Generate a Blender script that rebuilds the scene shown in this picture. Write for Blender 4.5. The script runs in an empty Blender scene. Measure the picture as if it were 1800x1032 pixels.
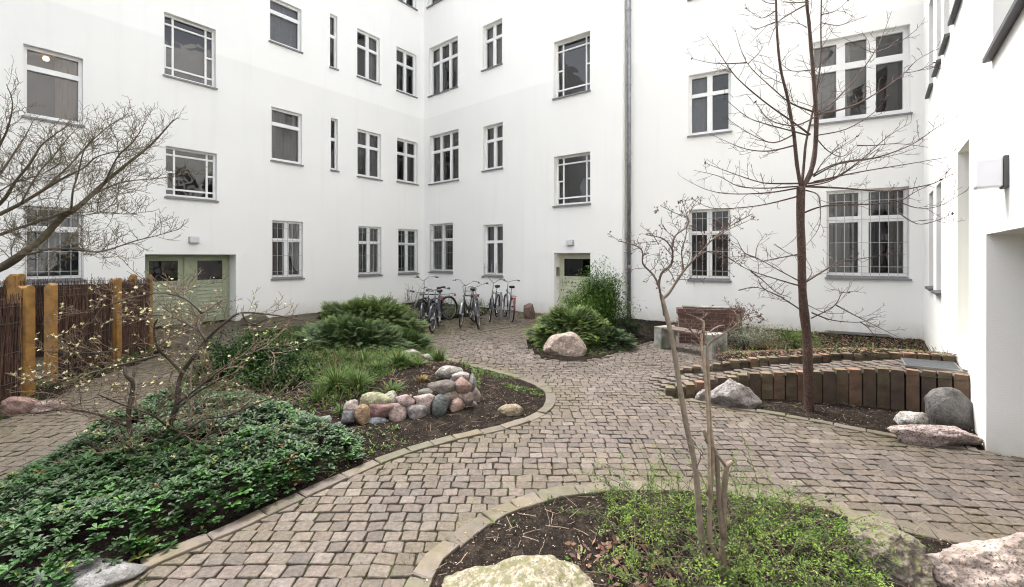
import bpy, bmesh, math, random
from mathutils import Vector, Matrix, noise
R = random.Random(7)
sc = bpy.context.scene
COL = sc.collection
# ------------------------------------------------------------------ camera
F, H, HY, CX = 767.0, 1.85, 450.0, 900.0
cam_d = bpy.data.cameras.new('camera'); cam = bpy.data.objects.new('camera', cam_d); COL.objects.link(cam)
cam.location = (0, 0, H); cam.rotation_euler = (math.radians(90), 0, 0)
cam_d.sensor_width = 36; cam_d.lens = F / 1800 * 36
cam_d.shift_y = -(516 - HY) / 1800
cam_d.clip_start = 0.05; cam_d.clip_end = 1000
sc.camera = cam
# ------------------------------------------------------------------ light
w = bpy.data.worlds.new('World'); sc.world = w; w.use_nodes = True
SUN_EL, SUN_AZ = math.radians(62), math.radians(-35)      # azimuth measured from +Y towards +X
nt = w.node_tree; nt.nodes.clear()
sky = nt.nodes.new('ShaderNodeTexSky'); sky.sky_type = 'NISHITA'; sky.sun_disc = False
sky.sun_elevation = SUN_EL; sky.sun_rotation = SUN_AZ
sky.air_density = 1.0; sky.dust_density = 6.0; sky.ozone_density = 1.0
hsv = nt.nodes.new('ShaderNodeHueSaturation'); hsv.inputs['Saturation'].default_value = 0.3
bg = nt.nodes.new('ShaderNodeBackground'); bg.inputs['Strength'].default_value = 0.15
wo = nt.nodes.new('ShaderNodeOutputWorld')
nt.links.new(sky.outputs[0], hsv.inputs['Color']); nt.links.new(hsv.outputs[0], bg.inputs['Color']); nt.links.new(bg.outputs[0], wo.inputs[0])
sd = bpy.data.lights.new('sun', 'SUN'); sd.energy = 1.4; sd.angle = math.radians(24); sd.color = (1, 0.97, 0.93)
so = bpy.data.objects.new('sun', sd); COL.objects.link(so)
dv = Vector((math.sin(SUN_AZ) * math.cos(SUN_EL), math.cos(SUN_AZ) * math.cos(SUN_EL), math.sin(SUN_EL)))
so.rotation_euler = dv.to_track_quat('Z', 'Y').to_euler(); so.location = (0, 6, 30)
sc.view_settings.view_transform = 'Standard'; sc.view_settings.look = 'None'; sc.view_settings.gamma = 1
sc.view_settings.exposure = 1.88
sc.render.engine = 'CYCLES'
sc.cycles.filter_width = 1.1; sc.cycles.max_bounces = 12; sc.cycles.diffuse_bounces = 9; sc.cycles.transparent_max_bounces = 12

# ------------------------------------------------------------------ helpers
def V(*a): return Vector(a)
def G(px, py, z=0.0):
    Y = F * (H - z) / (py - HY); return V((px - CX) / F * Y, Y, z)
def D(px, py, Y): return V((px - CX) / F * Y, Y, H - (py - HY) * Y / F)
def lerp(a, b, t): return a + (b - a) * t
def sstep(a, b, x):
    t = max(0.0, min(1.0, (x - a) / (b - a))); return t * t * (3 - 2 * t)
def interp(tab, x):
    if x <= tab[0][0]: return tab[0][1]
    for (a, va), (b, vb) in zip(tab, tab[1:]):
        if x <= b: return va + (vb - va) * (x - a) / (b - a)
    return tab[-1][1]
def inpoly(x, y, P):
    c = False; j = len(P) - 1
    for i in range(len(P)):
        xi, yi = P[i][0], P[i][1]; xj, yj = P[j][0], P[j][1]
        if (yi > y) != (yj > y) and x < (xj - xi) * (y - yi) / (yj - yi) + xi: c = not c
        j = i
    return c
def dseg(x, y, a, b):
    ax, ay, bx, by = a[0], a[1], b[0], b[1]; dx, dy = bx - ax, by - ay
    L = dx * dx + dy * dy
    t = 0 if L == 0 else max(0, min(1, ((x - ax) * dx + (y - ay) * dy) / L))
    return math.hypot(x - ax - t * dx, y - ay - t * dy)
def dpoly(x, y, P): return min(dseg(x, y, P[i], P[i + 1]) for i in range(len(P) - 1))
ORG = {}
class MB:
    def __init__(s): s.v = []; s.f = []; s.c = []; s.m = []
    def add(s, vs, fs, c=(1, 1, 1), m=0):
        n = len(s.v); s.v.extend([tuple(p) for p in vs])
        for f in fs: s.f.append(tuple(i + n for i in f)); s.c.append(c); s.m.append(m)
        return s
    def hexa(s, p, c=(1, 1, 1), m=0):   # p: 4 bottom then 4 top, same winding
        return s.add(p, [(3, 2, 1, 0), (4, 5, 6, 7), (0, 1, 5, 4), (1, 2, 6, 5), (2, 3, 7, 6), (3, 0, 4, 7)], c, m)
    def box(s, x0, x1, y0, y1, z0, z1, c=(1, 1, 1), m=0):
        return s.hexa([(x0, y0, z0), (x1, y0, z0), (x1, y1, z0), (x0, y1, z0), (x0, y0, z1), (x1, y0, z1), (x1, y1, z1), (x0, y1, z1)], c, m)
    def tube(s, pts, rad, n=6, c=(1, 1, 1), m=0, cap=True):
        pts = [Vector(p) for p in pts]
        if not hasattr(rad, '__len__'): rad = [rad] * len(pts)
        t0 = (pts[1] - pts[0]).normalized()
        a = t0.orthogonal().normalized(); vs = []
        for i, p in enumerate(pts):
            t = (pts[min(i + 1, len(pts) - 1)] - pts[max(i - 1, 0)])
            t = t.normalized() if t.length > 1e-9 else t0
            a = a - t * a.dot(t); a = a.normalized() if a.length > 1e-6 else t.orthogonal().normalized()
            b = t.cross(a)
            for k in range(n):
                q = 2 * math.pi * k / n
                vs.append(p + (a * math.cos(q) + b * math.sin(q)) * rad[i])
        fs = []
        for i in range(len(pts) - 1):
            for k in range(n):
                k2 = (k + 1) % n; fs.append((i * n + k, i * n + k2, (i + 1) * n + k2, (i + 1) * n + k))
        if cap: fs.append(tuple(range(n - 1, -1, -1))); fs.append(tuple(range((len(pts) - 1) * n, len(pts) * n)))
        return s.add(vs, fs, c, m)
    def build(s, name, mats, parent=None, smooth=False, bevel=0):
        if not isinstance(mats, (list, tuple)): mats = [mats]
        o3 = ORG.get(parent.name, V(0, 0, 0)) if parent else V(0, 0, 0)
        ox, oy, oz = o3
        me = bpy.data.meshes.new(name)
        me.from_pydata([(x - ox, y - oy, z - oz) for x, y, z in s.v], [], s.f)
        for mt in mats: me.materials.append(mt)
        me.polygons.foreach_set('material_index', s.m)
        at = me.attributes.new('tint', 'FLOAT_COLOR', 'FACE')
        buf = []
        for c in s.c: buf.extend((c[0], c[1], c[2], 1.0))
        at.data.foreach_set('color', buf)
        if smooth: me.polygons.foreach_set('use_smooth', [True] * len(s.f))
        me.update()
        o = bpy.data.objects.new(name, me); COL.objects.link(o)
        if parent: o.parent = parent; ORG[o.name] = o3
        if bevel:
            b = o.modifiers.new('bevel', 'BEVEL'); b.width = bevel; b.segments = 2; b.limit_method = 'ANGLE'
        return o
def tag(o, label, cat, group=None, kind=None):
    if label: o['label'] = label
    if cat: o['category'] = cat
    if group: o['group'] = group
    if kind: o['kind'] = kind
    return o
def thing(name, label, cat, loc, group=None):
    o = bpy.data.objects.new(name, None); COL.objects.link(o); o.location = loc; o.empty_display_size = 0.2
    ORG[o.name] = Vector(loc); return tag(o, label, cat, group)
def struct(o): o['kind'] = 'structure'; return o

# ------------------------------------------------------------------ materials
def mat(name, col=(0.5, 0.5, 0.5), rough=0.7, tint=False, var=0.15, nscale=8.0, bump=0.0, bscale=60.0, metal=0.0, spec=0.5, col2=None, mix_scale=3.0, mix_lo=0.5, mix_hi=0.65, speck=None, speck_scale=80, up=None, sub=None):
    m = bpy.data.materials.new(name); m.use_nodes = True; t = m.node_tree; N = t.nodes; L = t.links
    p = N['Principled BSDF']; p.inputs['Roughness'].default_value = rough; p.inputs['Metallic'].default_value = metal
    p.inputs['Specular IOR Level'].default_value = spec
    tc = N.new('ShaderNodeNewGeometry'); pos = tc.outputs['Position']
    def nz(scale, det=4):
        n = N.new('ShaderNodeTexNoise'); n.inputs['Scale'].default_value = scale; n.inputs['Detail'].default_value = det
        L.new(pos, n.inputs['Vector']); return n.outputs['Fac']
    def ramp(src, lo, hi):
        r = N.new('ShaderNodeMapRange'); r.inputs['From Min'].default_value = lo; r.inputs['From Max'].default_value = hi
        L.new(src, r.inputs['Value']); return r.outputs[0]
    def mix(fac, a, b, bt='MIX'):
        x = N.new('ShaderNodeMix'); x.data_type = 'RGBA'; x.blend_type = bt
        if isinstance(fac, (int, float)): x.inputs['Factor'].default_value = fac
        else: L.new(fac, x.inputs['Factor'])
        for s_, v in (('A', a), ('B', b)):
            i = [q for q in x.inputs if q.name == s_ and q.type == 'RGBA'][0]
            if isinstance(v, tuple): i.default_value = (v[0], v[1], v[2], 1)
            else: L.new(v, i)
        return [q for q in x.outputs if q.type == 'RGBA'][0]
    c = tuple(col)
    if col2: c = mix(ramp(nz(mix_scale, 6), mix_lo, mix_hi), c, tuple(col2))
    if tint:
        a = N.new('ShaderNodeAttribute'); a.attribute_name = 'tint'
        c = mix(1.0, c, a.outputs['Color'], 'MULTIPLY')
    if var:
        f = ramp(nz(nscale, 5), 0.25, 0.75)
        lo = N.new('ShaderNodeMapRange'); lo.inputs['To Min'].default_value = 1 - var; lo.inputs['To Max'].default_value = 1 + var; L.new(f, lo.inputs['Value'])
        cx = N.new('ShaderNodeCombineColor'); [L.new(lo.outputs[0], cx.inputs[k]) for k in range(3)]
        c = mix(1.0, c, cx.outputs[0], 'MULTIPLY')
    if speck:
        c = mix(ramp(nz(speck_scale, 2), 0.56, 0.64), c, tuple(speck))
    if up:      # moss or lichen that grows on faces looking up
        sx = N.new('ShaderNodeSeparateXYZ'); L.new(tc.outputs['Normal'], sx.inputs[0])
        mul = N.new('ShaderNodeMath'); mul.operation = 'MULTIPLY'
        L.new(ramp(sx.outputs['Z'], up[1], up[1] + 0.5), mul.inputs[0]); L.new(ramp(nz(up[2], 6), 0.42, 0.58), mul.inputs[1])
        c = mix(mul.outputs[0], c, tuple(up[0]))
    if isinstance(c, tuple): p.inputs['Base Color'].default_value = (c[0], c[1], c[2], 1)
    else: L.new(c, p.inputs['Base Color'])
    if bump:
        b = N.new('ShaderNodeBump'); b.inputs['Strength'].default_value = 1.0; b.inputs['Distance'].default_value = bump
        L.new(nz(bscale, 6), b.inputs['Height']); L.new(b.outputs[0], p.inputs['Normal'])
    return m
M = {}
def plaster():
    m = mat('white_plaster', (0.845, 0.84, 0.815), 0.9, var=0.02, nscale=0.7, bump=0.0025, bscale=120, spec=0.2)
    t = m.node_tree; N = t.nodes; L = t.links; p = N['Principled BSDF']
    src = p.inputs['Base Color'].links[0].from_socket
    g = N.new('ShaderNodeNewGeometry'); s = N.new('ShaderNodeSeparateXYZ'); L.new(g.outputs['Position'], s.inputs[0])
    # fresher coat of paint above the second storey
    r = N.new('ShaderNodeMapRange'); r.inputs['From Min'].default_value = 7.36; r.inputs['From Max'].default_value = 7.42
    r.inputs['To Min'].default_value = 1.0; r.inputs['To Max'].default_value = 1.06; L.new(s.outputs['Z'], r.inputs['Value'])
    cx = N.new('ShaderNodeCombineColor'); [L.new(r.outputs[0], cx.inputs[k]) for k in range(3)]
    x = N.new('ShaderNodeMix'); x.data_type = 'RGBA'; x.blend_type = 'MULTIPLY'; x.inputs['Factor'].default_value = 1
    ri = [q for q in x.inputs if q.type == 'RGBA']; L.new(src, ri[0]); L.new(cx.outputs[0], ri[1])
    # faint rain streaks
    mp = N.new('ShaderNodeMapping'); mp.inputs['Scale'].default_value = (3.2, 3.2, 0.22); L.new(g.outputs['Position'], mp.inputs['Vector'])
    sn = N.new('ShaderNodeTexNoise'); sn.inputs['Scale'].default_value = 1.4; sn.inputs['Detail'].default_value = 8; L.new(mp.outputs[0], sn.inputs['Vector'])
    sr = N.new('ShaderNodeMapRange'); sr.inputs['From Min'].default_value = 0.55; sr.inputs['From Max'].default_value = 0.8; sr.inputs['To Max'].default_value = 0.10; L.new(sn.outputs['Fac'], sr.inputs['Value'])
    # splash dirt at the foot
    n = N.new('ShaderNodeTexNoise'); n.inputs['Scale'].default_value = 5; n.inputs['Detail'].default_value = 6; L.new(g.outputs['Position'], n.inputs['Vector'])
    h = N.new('ShaderNodeMapRange'); h.inputs['From Min'].default_value = 0.42; h.inputs['From Max'].default_value = 0.0; L.new(s.outputs['Z'], h.inputs['Value'])
    mu = N.new('ShaderNodeMath'); mu.operation = 'MULTIPLY'; L.new(n.outputs['Fac'], mu.inputs[0]); L.new(h.outputs[0], mu.inputs[1])
    y = N.new('ShaderNodeMix'); y.data_type = 'RGBA'; yi = [q for q in y.inputs if q.type == 'RGBA']
    L.new(mu.outputs[0], y.inputs['Factor']); L.new([q for q in x.outputs if q.type == 'RGBA'][0], yi[0]); yi[1].default_value = (0.52, 0.47, 0.40, 1)
    v = N.new('ShaderNodeMix'); v.data_type = 'RGBA'; vi = [q for q in v.inputs if q.type == 'RGBA']; L.new(sr.outputs[0], v.inputs['Factor'])
    L.new([q for q in y.outputs if q.type == 'RGBA'][0], vi[0]); vi[1].default_value = (0.55, 0.54, 0.50, 1)
    L.new([q for q in v.outputs if q.type == 'RGBA'][0], p.inputs['Base Color'])
    return m
M['plaster'] = plaster()
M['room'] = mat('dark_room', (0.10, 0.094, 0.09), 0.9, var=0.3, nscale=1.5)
M['frame'] = mat('white_window_paint', (0.80, 0.80, 0.79), 0.45, var=0.03)
M['curtain'] = mat('net_curtain', (0.5, 0.5, 0.48), 0.9, tint=True, var=0.08, nscale=10)
M['sill'] = mat('zinc_sill', (0.20, 0.20, 0.21), 0.5, metal=0.3, var=0.15)
M['dsill'] = mat('slate_sill', (0.07, 0.07, 0.075), 0.6, var=0.15)
M['bar'] = mat('grille_bars', (0.45, 0.45, 0.44), 0.5, metal=0.3, var=0.1)
M['zinc'] = mat('zinc_pipe', (0.24, 0.25, 0.265), 0.4, metal=0.6, var=0.3, nscale=6)
M['green'] = mat('pale_green_door_paint', (0.30, 0.335, 0.225), 0.5, var=0.08, nscale=14)
M['cream'] = mat('cream_green_door_paint', (0.50, 0.505, 0.375), 0.5, var=0.06, nscale=14)
M['metal'] = mat('brushed_steel', (0.35, 0.35, 0.34), 0.35, metal=0.8)
M['black'] = mat('black_rubber', (0.015, 0.015, 0.016), 0.6, spec=0.3)
M['bikeblack'] = mat('black_bike_paint', (0.02, 0.02, 0.025), 0.3)
M['chrome'] = mat('chrome', (0.28, 0.28, 0.28), 0.3, metal=0.9)
M['bikeblue'] = mat('dark_blue_paint', (0.03, 0.05, 0.09), 0.3)
M['bikesilver'] = mat('silver_paint', (0.2, 0.2, 0.21), 0.3, metal=0.5)
M['bikered'] = mat('red_paint', (0.09, 0.012, 0.012), 0.35)
M['redlens'] = mat('red_reflector', (0.5, 0.02, 0.01), 0.3)
M['lampwhite'] = mat('opal_glass', (0.60, 0.60, 0.63), 0.3, var=0)
M['lampback'] = mat('anthracite_metal', (0.05, 0.05, 0.05), 0.5)
M['sett'] = mat('granite_setts', (0.30, 0.278, 0.262), 0.72, tint=True, var=0.35, nscale=42, bump=0.007, bscale=75, spec=0.25, col2=(0.31, 0.285, 0.24), mix_scale=2.2, mix_lo=0.5, mix_hi=0.75)
M['joint'] = mat('joint_dirt', (0.030, 0.025, 0.021), 0.95, var=0.4, nscale=30, col2=(0.045, 0.055, 0.018), mix_scale=4.5, mix_lo=0.5, mix_hi=0.62, bump=0.006, bscale=60, spec=0.05)
M['kerb'] = mat('sandstone_kerb', (0.275, 0.258, 0.24), 0.8, tint=True, var=0.25, nscale=14, bump=0.004, bscale=50, col2=(0.25, 0.235, 0.165), mix_scale=3.0, mix_lo=0.45, mix_hi=0.65)
M['soil'] = mat('dark_soil', (0.016, 0.013, 0.011), 0.95, var=0.5, nscale=25, bump=0.03, bscale=45, col2=(0.034, 0.027, 0.021), mix_scale=9, speck=(0.04, 0.034, 0.028), speck_scale=140, spec=0.0)
M['litter'] = mat('garden_litter', (0.7, 0.7, 0.7), 0.85, tint=True, var=0.2)
M['pal'] = mat('palisade_stone', (0.80, 0.70, 0.58), 0.85, tint=True, var=0.4, nscale=7, bump=0.012, bscale=14, col2=(0.72, 0.70, 0.56), mix_scale=4)
M['rock'] = mat('field_stone', (0.58, 0.58, 0.59), 0.8, tint=True, var=0.45, nscale=17, bump=0.016, bscale=38, col2=(0.33, 0.32, 0.30), mix_scale=9, mix_lo=0.45, mix_hi=0.65, speck=(0.07, 0.065, 0.06), speck_scale=70)
M['rockmoss'] = mat('mossy_stone', (0.6, 0.6, 0.6), 0.85, tint=True, var=0.55, nscale=45, col2=(0.40, 0.38, 0.34), mix_scale=12, bump=0.022, bscale=38, speck=(0.10, 0.09, 0.085), speck_scale=75, up=((0.11, 0.105, 0.05), 0.15, 26))
M['brick'] = mat('brick', (1, 1, 1), 0.85, tint=True, var=0.3, nscale=30, bump=0.003, bscale=80)
M['mortar'] = mat('mortar', (0.17, 0.15, 0.135), 0.9, var=0.3, nscale=20)
M['concrete'] = mat('mossy_concrete', (0.30, 0.30, 0.275), 0.9, var=0.25, nscale=9, bump=0.004, bscale=50, col2=(0.10, 0.11, 0.07), mix_scale=3.2, mix_lo=0.42, mix_hi=0.62)
M['seat'] = mat('weathered_wood_seat', (0.115, 0.087, 0.072), 0.7, var=0.3, nscale=20)
M['post'] = mat('honey_wood', (0.26, 0.135, 0.033), 0.6, tint=True, var=0.4, nscale=9, bump=0.002, bscale=60)
M['wicker'] = mat('willow_brush', (0.7, 0.7, 0.7), 0.8, tint=True, var=0.3, nscale=30)
M['bark_red'] = mat('reddish_bark', (0.045, 0.025, 0.020), 0.65, tint=True, var=0.5, nscale=24, bump=0.006, bscale=45, speck=(0.13, 0.08, 0.055), speck_scale=90, spec=0.3)
M['bark_grey'] = mat('grey_brown_bark', (0.055, 0.046, 0.036), 0.8, tint=True, var=0.45, nscale=25, bump=0.004, bscale=60)
M['bark_pale'] = mat('pale_sapling_bark', (0.135, 0.108, 0.082), 0.75, tint=True, var=0.35, nscale=30, bump=0.002, bscale=90)
M['leaf'] = mat('leaf', (0.68, 0.66, 0.62), 0.5, tint=True, var=0.15, nscale=30, spec=0.13)
M['needle'] = mat('conifer_needles', (0.88, 0.86, 0.76), 0.7, tint=True, var=0.15, nscale=20)
M['petal'] = mat('pale_yellow_petals', (0.62, 0.62, 0.62), 0.6, tint=True, var=0.05)
M['grate'] = mat('steel_grate', (0.13, 0.14, 0.15), 0.5, metal=0.5, var=0.2)
M['gloss'] = mat('glossy_evergreen_leaf', (0.62, 0.62, 0.50), 0.45, tint=True, var=0.15, nscale=30, spec=0.2)
def glassmat(name, ior=1.85, tr=(0.68, 0.68, 0.70)):
    m = bpy.data.materials.new(name); m.use_nodes = True; t = m.node_tree; N = t.nodes; L = t.links; N.clear()
    fr = N.new('ShaderNodeFresnel'); fr.inputs['IOR'].default_value = ior
    g = N.new('ShaderNodeBsdfGlossy'); g.inputs['Roughness'].default_value = 0.02
    tt = N.new('ShaderNodeBsdfTransparent'); tt.inputs[0].default_value = (*tr, 1)
    # slight waviness of old panes
    n = N.new('ShaderNodeTexNoise'); n.inputs['Scale'].default_value = 1.6; ge = N.new('ShaderNodeNewGeometry'); L.new(ge.outputs['Position'], n.inputs['Vector'])
    b = N.new('ShaderNodeBump'); b.inputs['Distance'].default_value = 0.012; L.new(n.outputs['Fac'], b.inputs['Height']); L.new(b.outputs[0], g.inputs['Normal'])
    x = N.new('ShaderNodeMixShader'); L.new(fr.outputs[0], x.inputs[0]); L.new(tt.outputs[0], x.inputs[1]); L.new(g.outputs[0], x.inputs[2])
    o = N.new('ShaderNodeOutputMaterial'); L.new(x.outputs[0], o.inputs[0]); return m
M['glass'] = glassmat('window_glass')
M['dglass'] = glassmat('dark_wired_glass', 1.45, (0.2, 0.2, 0.2))

# ------------------------------------------------------------------ walls
class Plane:
    def __init__(s, p0, d):         # d: direction along which u grows (to the right in the picture)
        s.p = Vector(p0); s.d = Vector(d).normalized(); s.n = V(-s.d.y, s.d.x)   # n points into the wall
    def u(s, px):
        k = (px - CX) / F; return (k * s.p.y - s.p.x) / (s.d.x - k * s.d.y)
    def z(s, px, py):
        u = s.u(px); return H - (py - HY) * (s.p.y + u * s.d.y) / F
    def P(s, u, z, dep=0.0):
        return V(s.p.x + u * s.d.x + s.n.x * dep, s.p.y + u * s.d.y + s.n.y * dep, z)
    def box(s, mb, u0, u1, z0, z1, d0, d1, c=(1, 1, 1), m=0):
        return mb.hexa([s.P(u0, z0, d0), s.P(u1, z0, d0), s.P(u1, z0, d1), s.P(u0, z0, d1), s.P(u0, z1, d0), s.P(u1, z1, d0), s.P(u1, z1, d1), s.P(u0, z1, d1)], c, m)
def line_isect(A, B):
    # intersection of two planes in plan
    det = A.d.x * -B.d.y + A.d.y * B.d.x
    rx, ry = B.p.x - A.p.x, B.p.y - A.p.y
    ua = (rx * -B.d.y + ry * B.d.x) / det
    return V(A.p.x + ua * A.d.x, A.p.y + ua * A.d.y)
cor = G(745, 530)
def dirvp(vx, s): return V((vx - CX) / F, 1.0).normalized() * s
PL = Plane((cor.x, cor.y), dirvp(1500, 1))                # left wing: u grows away from the camera = to the right
PA = Plane((cor.x, cor.y), dirvp(-20, -1))
k922 = PA.P(PA.u(922), 0); PB = Plane((k922.x, k922.y), dirvp(-146, -1))
k1093 = PB.P(PB.u(1093), 0)
c0 = k1093.xy + PB.n * 0.33
PC = Plane((c0.x, c0.y), dirvp(-500, -1))
k1726 = G(1726, 782)
PD = Plane((k1726.x, k1726.y), dirvp(1540, -1))           # right wing: u grows towards the camera
cd = line_isect(PC, PD)
U_CD_C = (cd - PC.p).dot(PC.d); U_CD_D = (cd - PD.p).dot(PD.d)

class Wing:
    def __init__(s, label, planes, top, back):
        s.root = thing('apartment_building', label, 'building', (planes[0][0].P(planes[0][1], 0)))
        s.planes = planes; s.top = top; s.back = back; s.mb = MB(); s.op = {id(p[0]): [] for p in planes}
    def finish(s):
        mb = s.mb
        for (pl, ua, ub) in s.planes:
            ops = s.op[id(pl)]
            us = sorted(set([ua, ub] + [x for o in ops for x in o[:2]])); zs = sorted(set([-0.4, s.top] + [x for o in ops for x in o[2:4]]))
            for i in range(len(us) - 1):
                for j in range(len(zs) - 1):
                    uc, zc = (us[i] + us[i + 1]) / 2, (zs[j] + zs[j + 1]) / 2
                    if any(o[0] < uc < o[1] and o[2] < zc < o[3] for o in ops): continue
                    mb.add([pl.P(us[i], zs[j]), pl.P(us[i + 1], zs[j]), pl.P(us[i + 1], zs[j + 1]), pl.P(us[i], zs[j + 1])], [(0, 1, 2, 3)])
            for (a, b, c, d, dep, room) in ops:
                P = pl.P
                for q in ([P(a, c), P(a, c, dep), P(a, d, dep), P(a, d)], [P(b, c), P(b, d), P(b, d, dep), P(b, c, dep)],
                          [P(a, d), P(a, d, dep), P(b, d, dep), P(b, d)], [P(a, c), P(b, c), P(b, c, dep), P(a, c, dep)]):
                    mb.add(q, [(0, 1, 2, 3)])
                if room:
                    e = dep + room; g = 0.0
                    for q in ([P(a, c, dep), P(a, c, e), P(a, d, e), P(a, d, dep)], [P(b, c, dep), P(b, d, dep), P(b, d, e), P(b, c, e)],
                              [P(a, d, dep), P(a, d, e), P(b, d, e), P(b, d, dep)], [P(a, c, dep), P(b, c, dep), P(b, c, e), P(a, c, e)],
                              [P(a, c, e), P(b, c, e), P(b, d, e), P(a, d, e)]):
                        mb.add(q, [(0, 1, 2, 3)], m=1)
            # roof slab and rear face give the wing its depth
            B = s.back
            mb.add([pl.P(ua, s.top), pl.P(ub, s.top), pl.P(ub, s.top, B), pl.P(ua, s.top, B)], [(0, 1, 2, 3)])
            mb.add([pl.P(ua, -0.4, B), pl.P(ub, -0.4, B), pl.P(ub, s.top, B), pl.P(ua, s.top, B)], [(0, 1, 2, 3)])
        return mb.build('wall', [M['plaster'], M['room']], s.root)

def bars(mb, pl, u0, u1, z0, z1, d, w=0.05, th=0.06, cols=(), rows=(), cw=0.07, rw=0.07):
    """window frame: border + vertical members at fractions cols + horizontals at rows, all butted"""
    pl.box(mb, u0, u0 + w, z0, z1, d, d + th); pl.box(mb, u1 - w, u1, z0, z1, d, d + th)
    pl.box(mb, u0 + w, u1 - w, z0, z0 + w, d, d + th); pl.box(mb, u0 + w, u1 - w, z1 - w, z1, d, d + th)
    W, Hh = u1 - u0, z1 - z0
    for r in rows: pl.box(mb, u0 + w, u1 - w, z0 + r * Hh - rw / 2, z0 + r * Hh + rw / 2, d - 0.012, d + th)
    rr = [0] + list(rows) + [1]
    for c in cols:
        for i in range(len(rr) - 1):
            a = z0 + rr[i] * Hh + (w if i == 0 else rw / 2); b = z0 + rr[i + 1] * Hh - (w if i == len(rr) - 2 else rw / 2)
            pl.box(mb, u0 + c * W - cw / 2, u0 + c * W + cw / 2, a, b, d - 0.006, d + th)

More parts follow.
